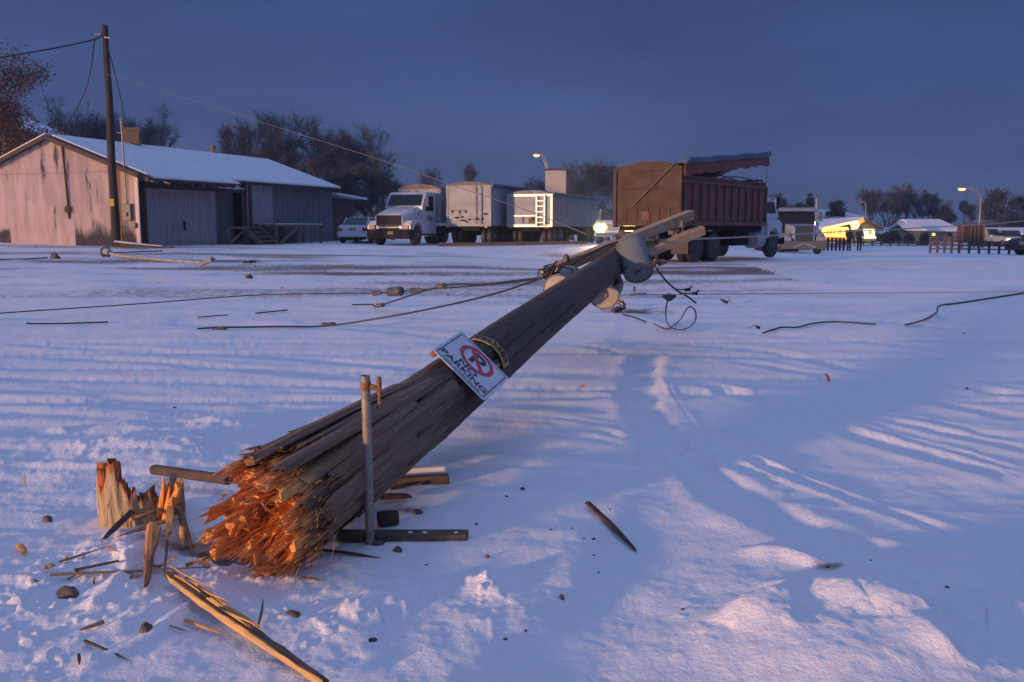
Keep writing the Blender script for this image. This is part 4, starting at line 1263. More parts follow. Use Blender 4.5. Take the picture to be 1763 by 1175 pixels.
NB = P(241, 425, 38.7); NB.z = base(NB.x, NB.y) - .05
UB = Vector((.36, .933, 0)).normalized(); WB = Vector((-UB.y, UB.x, 0))
def bp(s, t, z):
    """barn point: s along the long side, t to the left along the gable, z up from the corner's ground"""
    return UB * s + WB * t + Vector((0, 0, z))
HW, EAVE, RIDGE, LB = 4.67, 3.16, 4.78, 15.3
def build_barn():
    root = thing('barn', 'long low sheet metal barn with snowy roof, peeling pinkish gable and grey sliding doors', 'barn', NB)
    # gable: corrugated sheet
    mb = MB(); vs, fs, at = [], [], []
    n = 124
    rnd = random.Random(2)
    rows = 14
    for k in range(n + 1):
        t = 2 * HW * k / n
        dep = .045 * (1 if k % 2 else -1)
        top = RIDGE - (RIDGE - EAVE) * abs(t - HW) / HW
        for i in range(rows + 1):
            z = -.6 + (top + .6) * i / rows
            d2 = dep + (.02 if z < 3.25 else .0)
            vs.append(bp(-d2, t, z))
            pk = 0
            if t < 3.6: pk = max(0, 1.05 - z / (1.0 + .6 * math.sin(t * 2.1) ** 2)) if z < 1.5 else 0
            if t > 7.4 and z < .7: pk = .7
            at.append(pk + rnd.uniform(-.08, .08))
    for k in range(n):
        for i in range(rows):
            a_ = k * (rows + 1) + i
            fs.append((a_, a_ + 1, a_ + rows + 2, a_ + rows + 1))
    mb.add(vs, fs, 0, at)
    # back face of the gable wall
    mb.build('gable_wall', M['gable'], root, attr='fresh')
    seam = MB(); seam.bar(bp(-.055, .1, 3.25), bp(-.055, 2 * HW - .1, 3.25), .02, .03); seam.build('sheet_seam', M['bluegrey'], root)
    corner = MB(); corner.bar(bp(-.06, -.03, -.4), bp(-.06, -.03, EAVE), .16, .1); corner.build('corner_trim', M['gable'], root, attr='fresh')
    # long side walls
    sw = MB()
    def vwall(s0, s1, t, z0, z1, m=0, bw=.25):
        k = 0; s = s0
        while s < s1 - .01:
            e = min(s + bw, s1)
            a_ = [bp(s, t, z0), bp(e, t, z0), bp(e, t, z1), bp(s, t, z1)]
            off = WB * (-.012 if k % 2 else .0)
            a_ = [p + off for p in a_]
            b_ = [p + WB * .12 for p in a_]
            sw.add(a_ + b_, [(0, 1, 2, 3), (7, 6, 5, 4), (0, 4, 5, 1), (1, 5, 6, 2), (2, 6, 7, 3), (3, 7, 4, 0)], m)
            s = e; k += 1
    vwall(0, 5.0, .10, -.5, EAVE)
    vwall(5.0, 7.2, .70, -.5, EAVE + .2)
    vwall(7.2, LB, .10, -.5, EAVE)
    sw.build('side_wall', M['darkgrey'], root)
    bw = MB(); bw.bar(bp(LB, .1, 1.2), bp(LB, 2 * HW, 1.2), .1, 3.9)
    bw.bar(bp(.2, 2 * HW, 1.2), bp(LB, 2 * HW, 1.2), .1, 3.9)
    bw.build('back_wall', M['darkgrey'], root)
    # roof decks and the snow on them
    rd, rs_ = MB(), MB()
    def slab(mb, corners, th):
        up = Vector((0, 0, th)); n_ = [Vector(c) for c in corners]
        mb.add(n_ + [c + up for c in n_], [(3, 2, 1, 0), (4, 5, 6, 7), (0, 1, 5, 4), (1, 2, 6, 5), (2, 3, 7, 6), (3, 0, 4, 7)])
    sl_ = (RIDGE - EAVE) / HW
    def zr(t): return RIDGE - sl_ * abs(t - HW)
    def rpt(s, t, o=0): return bp(s, t, zr(t) + o)
    for mbx, o, th in ((rd, .0, .07), (rs_, .075, .10)):
        e = .12 if mbx is rd else .08
        slab(mbx, [rpt(-.35 + (0 if mbx is rd else .30), -1.0 + (.0 if mbx is rd else .04), o), rpt(5.6, -1.0 + (.0 if mbx is rd else .04), o), rpt(5.6, HW, o), rpt(-.35 + (0 if mbx is rd else .30), HW, o)], th)
        slab(mbx, [rpt(5.6, -.35, o), rpt(LB + .3, -.35, o), rpt(LB + .3, HW, o), rpt(5.6, HW, o)], th)
        slab(mbx, [rpt(LB + .3, 2 * HW + .4, o), rpt(-.35, 2 * HW + .4, o), rpt(-.35, HW, o), rpt(LB + .3, HW, o)], th)
    rf = rd.build('roof', M['trim'], root)
    rs_.build('roof_snow', M['roof_snow'], rf, bevel=.03)
    # rafters under the front eave
    ra = MB()
    for k in range(8):
        s = .2 + k * .72; ra.bar(rpt(s, -.95, -.09), rpt(s, .1, -.09), .08, .12)
    ra.build('rafter', M['graywood'], rf)
    bb = MB(); bb.bar(rpt(-.38, -1.0, .0), rpt(-.38, HW, .0), .04, .18); bb.bar(rpt(-.38, HW, .0), rpt(-.38, 2 * HW + .4, .0), .04, .18); bb.build('barge_board', M['trim'], rf)
    # big front door
    d = MB()
    for k in range(12):
        s = .38 + k * .37
        d.box(bp(s + .185, -.10 - (.01 if k % 2 else 0), 1.05), (.368, .05, 3.0), Matrix.Rotation(math.atan2(UB.y, UB.x), 3, 'Z'))
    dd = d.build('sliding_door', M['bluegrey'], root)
    hd = MB(); hd.box(bp(2.6, -.17, .95), (.08, .06, .42), Matrix.Rotation(math.atan2(UB.y, UB.x), 3, 'Z')); hd.build('handle', M['chassis'], dd)
    fr = MB(); fr.bar(bp(.28, -.08, -.4), bp(.28, -.08, 2.75), .16, .1); fr.bar(bp(.2, -.12, 2.66), bp(5.0, -.12, 2.66), .2, .14); fr.build('door_frame', M['darkbrown'], root)
    # second sliding door and the dark gap over it
    d2 = MB(); d2.box(bp(8.35, -.0, 1.95), (2.1, .08, 2.1), Matrix.Rotation(math.atan2(UB.y, UB.x), 3, 'Z')); d2.build('sliding_door', M['bluegrey'], root)
    tr = MB(); tr.bar(bp(7.2, -.06, 3.12), bp(11.6, -.06, 3.12), .18, .12); tr.build('door_track', M['darkbrown'], root)
    en = MB(); en.bar(bp(5.0, -.0, 2.62), bp(7.2, -.0, 2.62), .22, .14); en.bar(bp(7.15, -.35, -.5), bp(7.15, -.35, 2.95), .15, .15); en.build('porch_frame', M['darkbrown'], root)
    sc = MB(); sc.bar(bp(5.1, -.02, 2.76), bp(7.1, -.02, 2.76), .16, .05); sc.build('beam_snow', M['roof_snow'], root)
    st = MB()
    for k in range(4): st.bar(bp(6.4, -.55 - .28 * k, .85 - .22 * k), bp(7.6, -.55 - .28 * k, .85 - .22 * k), .26, .06)
    st.bar(bp(6.4, -.4, .9), bp(6.4, -1.5, .05), .08, .22); st.bar(bp(7.6, -.4, .9), bp(7.6, -1.5, .05), .08, .22)
    st.bar(bp(5.2, -.4, .85), bp(6.4, -.4, .85), .5, .08); st.bar(bp(5.25, -.5, -.3), bp(5.25, -.5, .9), .12, .12); st.bar(bp(5.3, -.5, .1), bp(6.3, -.5, .7), .06, .12)
    st.build('steps', M['graywood'], root)
    # chimney and vent
    ch = MB(); ch.box(bp(4.8, HW, RIDGE + .3), (.72, .6, 1.0), Matrix.Rotation(.2, 3, 'Z')); ch.box(bp(4.8, HW, RIDGE + .82), (.80, .68, .14), Matrix.Rotation(.2, 3, 'Z'))
    ch.build('chimney', M['brick'], rf)
    ve = MB(); ve.lathe([(.09, 0), (.09, .25), (.17, .26), (.12, .42), (.03, .46)], bp(10.7, HW, RIDGE + .1), (0, 0, 1), 12); ve.build('roof_vent', M['rust'], rf)
    # gable conduit
    co = MB(); co.tube([bp(-.1, 3.95, 4.55), bp(-.1, 3.85, 2.9), bp(-.1, 3.8, 1.6)], .045, 8); co.lathe([(.05, 0), (.17, .03), (.17, .12), (.05, .15)], bp(-.2, 3.8, 1.65), bp(1, 0, 0), 14); co.tube([bp(-.1, 3.8, 1.6), bp(-.1, 3.78, 1.25)], .05, 8)
    co.build('gable_conduit', M['darkbrown'], root)
    # meter box and mast at the corner
    me_ = MB(); me_.box(bp(-.16, .42, 1.5), (.48, .18, .72), Matrix.Rotation(math.atan2(WB.y, WB.x), 3, 'Z')); me_.box(bp(-.14, .12, .95), (.26, .14, .22), Matrix.Rotation(math.atan2(WB.y, WB.x), 3, 'Z'))
    mm = me_.build('meter_box', M['greyins'], root, bevel=.02)
    q = MB(); q.lathe([(.09, 0), (.09, .07)], bp(-.25, .42, 1.42), -UB, 14); q.build('meter_dial', M['clearlens'], mm)
    ms = MB(); ms.tube([bp(-.14, .48, 1.85), bp(-.14, .52, 5.3)], .04, 8); ms.tube([bp(-.14, .52, 4.8), bp(-.14, .8, 4.85)], .025, 6); ms.lathe([(.06, 0), (.09, .06), (.03, .16)], bp(-.14, .52, 5.3), (0, 0, 1), 10)
    ms.build('service_mast', M['steel'], root)
    bo = MB(); bo.bar(bp(-.09, .92, -.3), bp(-.09, .92, 3.3), .10, .02); bo.build('rust_stripe_board', M['rust'], root)
    # lean-to at the far end
    le = MB(); le.b(0, 0, 0, 0, 0, 0) if False else None
    le.bar(bp(LB + 1.5, .4, 1.0), bp(LB + 1.5, 5, 1.0), 2.9, 2.9)
    an = le.build('lean_to', M['trim'], root)
    ls = MB(); slab(ls, [bp(LB, -.3, 2.75), bp(LB + 3.4, -.3, 2.55), bp(LB + 3.4, 5.2, 2.9), bp(LB, 5.2, 3.1)], .12); ls.build('lean_to_roof', M['roof_snow'], an)
build_barn()

def loading_dock():
    root = thing('loading_platform', 'low wooden loading platform on crossed legs against the barn side', 'platform', NB)
    d = MB(); d.bar(bp(7.7, -.75, .98), bp(12.0, -.75, .98), 1.3, .09); d.build('deck', M['graywood'], root)
    s = MB(); s.bar(bp(7.75, -.75, 1.045), bp(11.95, -.75, 1.045), 1.25, .045); s.build('deck_snow', M['roof_snow'], root)
    for sx_ in (7.9, 9.9, 11.9):
        for t in (-1.3, -.2):
            l = MB(); l.bar(bp(sx_, t, -.4), bp(sx_, t, .94), .12, .12); l.build('leg', M['graywood'], root)
    for a_, b_ in ((8.0, 9.7), (11.0, 9.9)):
        l = MB(); l.bar(bp(a_, -1.36, .0), bp(b_, -1.36, .9), .05, .14); l.build('brace', M['graywood'], root)
loading_dock()

def back_building():
    g = P(20, 395, 62); g.z = .3
    root = thing('back_building', 'tall brown building behind the barn at the left edge, snow on its roof', 'building', g)
    q = MB(); q.prism([(-14, -1), (1.6, -1), (1.6, 7.1), (-14, 13.2)], 0, 9); q.build('wall', M['wallbrown'], root)
    s = MB(); s.bar((2.3, 4.5, 7.0), (-14, 4.5, 13.37), 9.8, .2); rf = s.build('roof', M['trim'], root)
    t = MB(); t.bar((1.6, 4.6, 7.47), (-14, 4.6, 13.57), 9.6, .16); t.build('roof_snow', M['roof_snow'], rf)
back_building()

def board_pile():
    g = G(245, 427)
    root = thing('board_pile', 'low pile of old boards under snow at the barn door', 'lumber pile', g)
    q = MB()
    q.bar((-1.0, 0, .25), (.9, -.1, .03), .5, .05); q.bar((-.6, -.3, .2), (1.4, -.4, .05), .3, .05); q.bar((-1.2, .2, .12), (.3, .3, .1), .3, .08)
    q.build('board', M['oldwood'], root)
    s = MB(); s.bar((-1.05, 0, .30), (.5, -.05, .12), .42, .05); s.bar((-.3, -.35, .22), (1.0, -.4, .12), .25, .03); s.build('snow_cover', M['roof_snow'], root, bevel=.02)
board_pile()

def broken_streetlight():
    a_, b_ = G(182, 443), G(352, 459)
    root = thing('fallen_lamp_post', 'pale broken lamp post lying on the snow in front of the barn', 'lamp post', a_)
    d = b_ - a_
    q = MB(); q.tube(curve_pts([Vector((.12, -.1, .2)), Vector((.35, -.25, .11)), d * .3 + Vector((0, -.1, .09)), d * .65 + Vector((0, -.05, .08)), d + Vector((0, 0, .10))], 8), [.062 - .0008 * k for k in range(33)], 10)
    q.build('pipe', M['palepipe'], root, smooth=True)
    f = MB(); f.lathe([(.1, -.05), (.2, -.045), (.2, 0), (.12, .02), (.10, .22)], (0, 0, .2), (.75, -.45, -.2), 16); f.box((-.02, .1, .12), (.22, .2, .3), Matrix.Rotation(.5, 3, 'Y')); f.build('base_flange', M['palepipe'], root)
    h = MB(); h.box(d + Vector((.05, 0, .12)), (.34, .16, .12), Matrix.Rotation(-.35, 3, 'Y')); h.box(d + Vector((.2, .05, .2)), (.16, .12, .08), Matrix.Rotation(.6, 3, 'Y')); h.build('lamp_head', M['palepipe'], root, bevel=.02)
broken_streetlight()
def debris():
    g = G(428, 456); q = MB(); rn = random.Random(3)
    for k in range(6): q.bar(Vector((rn.uniform(-.3, .3), rn.uniform(-.1, .1), .04)), Vector((rn.uniform(-.3, .3), rn.uniform(-.1, .1), .10)), .08, .05)
    o = q.build('broken_bracket', M['graywood'], bevel=.01); o.location = g
    tag(o, 'small heap of grey broken fittings on the snow right of the fallen lamp post', 'debris')
debris()
cable('power_cable', 'dark wire lying on the far snow left of the boulder', lay((-10, 449), (40, 446), (82, 444)), .02)
cable('power_cable', 'straight dark rod lying on the far snow behind the fallen lamp post', lay((192, 436), (280, 433)), .022)

# ================================================================== TREES
def bare_tree(px, py, Y, top_py, width_px, label, seed, mats=('bark', 'frost'), dens=1.0, leaf=None, group='bare winter trees', twig=.016, stems=1, lowz=None):
    rnd = random.Random(seed)
    g = P(px, py, Y); g.z = base(g.x, g.y) - .1 if lowz is None else lowz
    tp = P(px, top_py, Y)
    H = tp.z - g.z; Wd = width_px / FPX * Y
    root = thing('bare_tree', label, 'tree', g, group=group)
    tr, cr_ = MB(), MB()
    lf = MB()
    tips = []
    def grow(p, d, L, r, lev):
        n = 3
        pts = [p]; dd = d.copy()
        for k in range(n):
            dd = (dd + Vector((rnd.gauss(0, .13), rnd.gauss(0, .13), rnd.gauss(.04, .06)))).normalized()
            pts.append(pts[-1] + dd * (L / n))
        r1 = r * .62
        (tr if lev < 2 else cr_).tube(pts, [r + (r1 - r) * k / n for k in range(n + 1)], 6 if lev < 2 else 3, caps=False)
        if lev >= 5:
            tips.append(pts[-1]); return
        nb = rnd.choice((3, 4)) if lev < 3 else rnd.choice((3, 4, 4, 5))
        nb = max(2, int(nb * dens + rnd.random() * .6))
        for b_ in range(nb):
            f = rnd.uniform(.35, 1.0) if b_ else 1.0
            i = min(n - 1, int(f * n)); q = pts[i].lerp(pts[i + 1], f * n - i)
            az = rnd.uniform(0, 2 * math.pi); sp = rnd.uniform(.35, .85) * (.75 if b_ == 0 else 1)
            nd = (dd + Vector((math.cos(az) * sp * asp, math.sin(az) * sp * asp, rnd.uniform(-.15, .35) * (1 if lev < 4 else .4)))).normalized()
            grow(q, nd, L * rnd.uniform(.62, .82), max(twig * .5, r1 * rnd.uniform(.55, .8)), lev + 1)
    asp = max(.6, min(1.6, Wd / H * 1.15))
    for s in range(stems):
        off = Vector(((s - (stems - 1) / 2) * Wd * .35 / max(1, stems - 1) if stems > 1 else 0, rnd.uniform(-.3, .3), 0))
        d0 = Vector((off.x * .12 + rnd.gauss(0, .05), rnd.gauss(0, .05), 1)).normalized()
        grow(off, d0, H * .27 * rnd.uniform(.85, 1.1), H * .022 / math.sqrt(stems) + .03, 0)
    # bring to the height and spread seen
    pts = np.array(tr.v + cr_.v)
    zmax = np.percentile(pts[:, 2], 98.0); xw = np.percentile(pts[:, 0], 95.5) - np.percentile(pts[:, 0], 4.5)
    sz, sxy = H / zmax, .86 * Wd / xw
    xm = (np.percentile(pts[:, 0], 95.5) + np.percentile(pts[:, 0], 4.5)) / 2
    fix = lambda v: (((v[0]) - xm * min(1, v[2] / zmax * 2)) * sxy, v[1] * sxy, v[2] * sz)
    tr.v = [fix(v) for v in tr.v]; cr_.v = [fix(v) for v in cr_.v]; tips = [Vector(fix(t)) for t in tips]
    tr.build('trunk', M[mats[0]], root, smooth=True)
    for t in tips:
        k_ = 10 if leaf is None else 22
        for _ in range(k_):
            if leaf:
                c = t + Vector((rnd.gauss(0, .32), rnd.gauss(0, .32), rnd.gauss(-.05, .3))); s = rnd.uniform(.05, .10)
                a_ = Vector((rnd.uniform(-1, 1), rnd.uniform(-1, 1), rnd.uniform(-1, 1))).normalized(); b_ = a_.orthogonal().normalized()
                lf.add([c - a_ * s, c + b_ * s * .6, c + a_ * s, c - b_ * s * .6], [(0, 1, 2, 3)])
            else:
                d = Vector((rnd.gauss(0, .6), rnd.gauss(0, .6), rnd.uniform(-.3, 1))).normalized() * (H * rnd.uniform(.05, .12)); w = d.orthogonal().normalized() * twig * .38
                cr_.add([t - w, t + w, t + d], [(0, 1, 2)])
    c = cr_.build('crown', M[mats[1]], root)
    if leaf: lf.build('leaves', M[leaf], c)
    return root

bare_tree(2, 415, 56, 88, 105, 'tall tree with dry brown leaves behind the barn at the left edge', 1, leaf='brownleaf', dens=.95)
bare_tree(85, 415, 58, 196, 90, 'low tree with a few brown leaves just right of the tall brown leaved tree', 2, leaf='brownleaf', dens=.8)
bare_tree(165, 410, 75, 203, 110, 'grey bare tree crown behind the barn ridge, left of the standing pole chimney', 3, twig=.03)
bare_tree(245, 410, 80, 212, 110, 'grey bare tree crown behind the barn chimney', 4, twig=.03)
bare_tree(460, 410, 66, 222, 125, 'bare tree at the left of the clump behind the barn end', 5, twig=.022, stems=2)
bare_tree(530, 410, 68, 218, 150, 'tallest bare tree in the middle of the clump behind the barn end', 6, twig=.022, stems=2)
bare_tree(600, 410, 70, 228, 130, 'bare tree at the right of the clump, above the white car', 7, twig=.022, stems=2)
bare_tree(560, 412, 60, 285, 110, 'frosty low bare tree hanging over the barn eave', 8, twig=.022, stems=2)
bare_tree(622, 412, 60, 300, 90, 'dark bare thicket tree directly behind the white car', 9, twig=.022, stems=3)
bare_tree(676, 412, 75, 308, 26, 'thin little bare tree behind the white truck cab', 10, twig=.02)
bare_tree(776, 410, 110, 296, 95, 'bare tree behind the middle grain trailer', 11, twig=.03, stems=2)
bare_tree(920, 410, 120, 318, 40, 'faint little bare tree left of the pale billboard', 12, twig=.03)
bare_tree(1015, 410, 95, 290, 85, 'bare tree between the billboard and the dump truck', 13, twig=.03, stems=2)
bare_tree(1065, 410, 99, 300, 60, 'bare tree mostly behind the dump truck tailgate', 14, twig=.03, stems=2)
bare_tree(1360, 410, 120, 343, 50, 'small bare tree behind the parked dark semi truck', 15, twig=.03, stems=2)
bare_tree(1510, 415, 135, 332, 52, 'bare tree right of the lit restaurant', 16, twig=.035, stems=2)
bare_tree(1542, 415, 137, 326, 62, 'tallest bare tree between restaurant and snow roofed house', 17, twig=.035, stems=2)
bare_tree(1600, 415, 142, 338, 64, 'bare tree directly behind the snow roofed house', 18, twig=.035, stems=2)
bare_tree(1645, 415, 145, 352, 60, 'low bare tree left of the right street lamp', 19, twig=.035, stems=2)

def evergreen(px, py, Y, top_py, width_px, label, seed, round_=False):
    rnd = random.Random(seed)
    g = P(px, py, Y); g.z = base(g.x, g.y) - .2
    H = P(px, top_py, Y).z - g.z; Wd = width_px / FPX * Y
    root = thing('evergreen_tree', label, 'tree', g, group='evergreens at the far side of the yard')
    t = MB(); t.tube([(0, 0, 0), (.05, 0, H * .5), (0, 0, H * .92)], [.03 * H, .02 * H, .004 * H], 7)
    for k in range(14):
        z = H * rnd.uniform(.2, .8); az = rnd.uniform(0, 6.28); t.tube([(0, 0, z), (math.cos(az) * Wd * .3, math.sin(az) * Wd * .3, z + .1 * H)], [.012 * H, .003 * H], 4)
    t.build('trunk', M['bark'], root)
    c = MB()
    lumps = [(rnd.uniform(0, 6.28), rnd.uniform(.1, .95), rnd.uniform(.6, 1.05)) for _ in range(46)]
    for az, hz, rr in lumps:
        env = (math.sin(math.pi * min(1, hz * .9 + .1)) ** .6) if round_ else (1.02 - hz) ** .7
        r = Wd * .5 * env * rr
        q = Vector((math.cos(az) * r * .75, math.sin(az) * r * .75, H * (.08 + .9 * hz)))
        cs = Wd * (.13 if round_ else .12) * rnd.uniform(.7, 1.3)
        for _ in range(90):
            d = Vector((rnd.gauss(0, 1), rnd.gauss(0, 1), rnd.gauss(0, .7))) * cs * .6
            p = q + d; s = rnd.uniform(.05, .13) * (H / 8) ** .5
            a_ = Vector((rnd.uniform(-1, 1), rnd.uniform(-1, 1), rnd.uniform(-.6, .6))).normalized(); b_ = a_.orthogonal().normalized()
            c.add([p - a_ * s * 2, p + b_ * s, p + a_ * s * 2, p - b_ * s], [(0, 1, 2, 3)])
    c.build('crown', M['needle'], root)
evergreen(1392, 412, 125, 329, 26, 'small spiky evergreen behind the parked dark semi truck', 1)
evergreen(1437, 412, 125, 343, 40, 'round dark evergreen behind the restaurant roof', 2, True)
evergreen(1715, 418, 130, 327, 72, 'large dark evergreen at the right behind the street lamp', 3, True)
evergreen(1748, 418, 138, 336, 50, 'dark evergreen at the right edge of the frame', 4, True)
evergreen(1612, 415, 125, 366, 16, 'small dark conical evergreen behind the snow roofed house', 5)
for k, (px, py, Y, tp, wd, lb) in enumerate(((1535, 414, 100, 398, 34, 'rounded dark shrub beside the restaurant wall'), (1564, 416, 98, 404, 22, 'small dark shrub left of the grey shed'), (1590, 418, 90, 402, 18, 'dark shrub in front of the snow roofed house'), (1683, 420, 92, 398, 40, 'dark shrub behind the orange rack at the right'))):
    evergreen(px, py, Y, tp, wd, lb, 30 + k, True)

def far_wood():
    rnd = random.Random(77); c = MB()
    for k in range(5200):
        px = rnd.uniform(-500, 2400); Y = rnd.uniform(190, 240)
        h = 5.5 + 2.5 * math.sin(px * .011) + 1.6 * math.sin(px * .037 + 1)
        z = rnd.uniform(-1.5, h) * rnd.uniform(.6, 1)
        x = (px - 881.5) / FPX * Y; p = Vector((x, Y, z)); s = rnd.uniform(.25, .9)
        a_ = Vector((rnd.uniform(-1, 1), rnd.uniform(-1, 1), rnd.uniform(-1, 1))).normalized(); b_ = a_.orthogonal().normalized()
        c.add([p - a_ * s * 1.4, p + b_ * s * .5, p + a_ * s * 1.4, p - b_ * s * .5], [(0, 1, 2, 3)])
    o = c.build('far_wood', M['frost'])
    tag(o, 'far off belt of bare trees along the horizon', 'woodland', kind='stuff')
far_wood()

# ================================================================== VEHICLES
WHEEL = {}
def wheel(parent, x, y, rad, w, outer=1, dual=False, rim='steel', cap=True):
    key = (round(rad, 3), round(w, 3), outer, dual, rim)
    if key not in WHEEL:
        t = MB()
        def tyre(o_):
            t.lathe([(rad * .56, o_ - w / 2), (rad * .9, o_ - w / 2), (rad * .98, o_ - w * .38), (rad, o_ - w * .2), (rad, o_ + w * .2), (rad * .98, o_ + w * .38), (rad * .9, o_ + w / 2), (rad * .56, o_ + w / 2)], (0, 0, 0), (0, 1, 0), 28)
        tyre(0)
        if dual: tyre(-outer * (w + .06))
        rm = MB(); s = outer
        yo = s * w / 2
        rm.lathe([(rad * .57, yo - s * .02), (rad * .57, yo + s * .005), (rad * .50, yo - s * .02), (rad * .42, yo - s * (.02 if not dual else .12)), (rad * .2, yo - s * (.0 if not dual else .12)), (rad * .14, yo + s * .03), (rad * .05, yo + s * .03)], (0, 0, 0), (0, 1, 0), 24)
        to = t.build('wheel', M['black']); ro = rm.build('rim', M[rim], to)
        WHEEL[key] = (to, ro)
        to.parent = parent; to.location = (x, y, rad)
        return
    to, ro = WHEEL[key]
    c = to.copy(); COL.objects.link(c); c.parent = parent; c.location = (x, y, rad)
    r2 = ro.copy(); COL.objects.link(r2); r2.parent = c

def at_ground(px, Y, dz=0):
    x = (px - 881.5) / FPX * (Y * math.cos(PITCH))
    # solve for the column exactly
    z = base(x, Y)
    dx = (px - 881.5) / FPX
    depth = Y * math.cos(PITCH) - (z - CAMZ) * math.sin(PITCH)
    x = dx * depth
    return Vector((x, Y, base(x, Y) + dz))

# ---- white grain truck, nose towards the camera
def grain_truck():
    g = at_ground(670, 45.5)
    t = thing('grain_truck', 'white conventional grain truck with dark grille facing the camera', 'truck', g, R(250))
    W2 = 1.22
    def loft(mb, secs):
        vs, fs = [], []
        for s in secs: vs += s
        n = len(secs[0])
        for i in range(len(secs) - 1):
            for k in range(n):
                k2 = (k + 1) % n
                fs.append((i * n + k, i * n + k2, (i + 1) * n + k2, (i + 1) * n + k))
        fs.append(tuple(reversed(range(n)))); fs.append(tuple((len(secs) - 1) * n + k for k in range(n)))
        mb.add(vs, fs)
    def sec(x, hw, z0, z1, crown): return [(x, -hw, z0), (x, hw, z0), (x, hw, z1 - crown), (x, hw * .78, z1 - crown * .25), (x, 0, z1), (x, -hw * .78, z1 - crown * .25), (x, -hw, z1 - crown)]
    h = MB(); loft(h, [sec(.0, .74, .8, 1.50, .10), sec(-.10, .80, .8, 1.58, .10), sec(-.8, .90, .8, 1.78, .14), sec(-1.7, 1.00, .8, 1.98, .16)])
    for s in (-1, 1):
        # front fender with wheel arch
        ol = [(-.02, .78)] + [(-.02, 1.05), (-.25, 1.24), (-1.3, 1.28), (-1.75, 1.22), (-1.75, .6)] + [(-.95 + .62 * math.cos(a_), .52 + .62 * math.sin(a_)) for a_ in [R(170), R(140), R(110), R(80), R(50), R(24)]]
        h.prism(ol, s * .72, s * 1.2)
    ho = h.build('hood', M['white'], t, bevel=.04)
    gr = MB()
    for k in range(7): gr.b(.02, .05, -.66, .66, 1.06 + k * .065, 1.085 + k * .065)
    gr.build('grille', M['dullmetal'], t); gb = MB(); gb.b(-.01, .022, -.70, .70, 1.02, 1.5); gb.build('grille_backing', M['chassis'], t)
    lo_ = MB(); lo_.b(.0, .06, -.55, .55, .82, .88); lo_.b(.0, .06, -.55, .55, .92, .97); lo_.build('lower_vent', M['chassis'], t)
    tx = MB(); tx.b(-.02, .05, -.9, .9, .975, 1.02); tx.build('grille_trim', M['bumpgrey'], t)
    for s in (-1, 1):
        q = MB(); q.box((.0, s * .93, .90), (.14, .36, .20)); q.build('headlight', M['clearlens'], t, bevel=.03)
        q = MB(); q.box((-.06, s * 1.15, .90), (.12, .14, .18)); q.build('turn_signal', M['redlens'], t, bevel=.02)
    bm = MB(); bm.b(-.25, .12, -1.2, 1.2, .32, .76); bm.build('bumper', M['chassis'], t, bevel=.05)
    pt = MB(); pt.b(.121, .13, -.02, .30, .54, .70); pt.build('number_plate', M['tarptan'], t)
    c = MB(); c.prism([(-1.7, .75), (-1.7, 1.98), (-2.1, 2.62), (-2.35, 2.72), (-3.3, 2.72), (-3.35, .55), (-2.0, .55)], -1.08, 1.08)
    cab = c.build('cab', M['white'], t, bevel=.05)
    ws = MB(); a_ = [(-1.70, -.95, 2.03), (-1.70, .95, 2.03), (-2.06, .92, 2.58), (-2.06, -.92, 2.58)]; n_ = Vector((.84, 0, .54)) * .02
    ws.add([Vector(p) + n_ for p in a_] + [Vector(p) - n_ for p in a_], [(0, 1, 2, 3), (7, 6, 5, 4), (0, 4, 5, 1), (1, 5, 6, 2), (2, 6, 7, 3), (3, 7, 4, 0)]); ws.build('windshield', M['glass'], cab)
    for s in (-1, 1):
        q = MB(); q.prism([(-1.98, 1.75), (-2.25, 2.5), (-2.95, 2.5), (-2.95, 1.75)], s * 1.075, s * 1.095); q.build('side_window', M['glass'], cab)
        q = MB(); q.b(-1.75, -1.62, s * 1.30, s * 1.42, 1.95, 2.5); q.bar((-1.9, s * 1.08, 2.4), (-1.7, s * 1.34, 2.4), .03, .03); q.bar((-1.9, s * 1.08, 2.05), (-1.7, s * 1.34, 2.05), .03, .03); q.build('mirror', M['bumpgrey'], t)
        q = MB(); q.b(-3.2, -2.0, s * 1.0, s * 1.22, .42, .50); q.build('step', M['alu'], t)
        q = MB(); q.tube([(-.3, s * 1.1, 1.2), (-.2, s * 1.35, 1.75)], .012, 5); q.lathe([(.06, 0), (.06, .05)], (-.2, s * 1.35, 1.78), (1, 0, 0), 10); q.build('fender_mirror', M['bumpgrey'], t)
    for y in (-.5, .05, .5):
        q = MB(); q.lathe([(.05, 0), (.045, .06), (.02, .08)], (-2.2, y, 2.72), (0, 0, 1), 10); q.build('roof_light', M['clearlens'], t)
    text_mesh('17', .22, M['signnavy'], 'fleet_number', ho, Matrix.Translation((-1.35, 1.02, 1.55)) @ Matrix.Rotation(R(180), 4, 'Z') @ Matrix.Rotation(R(90), 4, 'X'), .003)
    st = MB(); st.b(-2.9, -2.2, 1.083, 1.09, 1.38, 1.44); st.b(-2.8, -2.3, 1.083, 1.09, 1.28, 1.33); st.build('door_lettering_stripe', M['signnavy'], cab)
    ch = MB(); ch.b(-9.0, -.4, -.45, .45, .6, .9); ch.b(-4.4, -3.5, -1.1, 1.1, .45, .95); ch.build('chassis', M['chassis'], t)
    b_ = MB(); b_.b(-9.2, -3.6, -1.2, 1.2, 1.15, 2.95)
    for k in range(15):
        for s in (-1, 1): b_.b(-9.1 + k * .39, -9.02 + k * .39, s * 1.2, s * 1.26, 1.15, 2.95)
    bx = b_.build('grain_box', M['bluepanel'], t)
    fr = MB(); fr.b(-3.6, -3.52, -1.22, 1.22, 1.15, 2.95); fr.build('front_panel', M['dirtywhite'], bx)
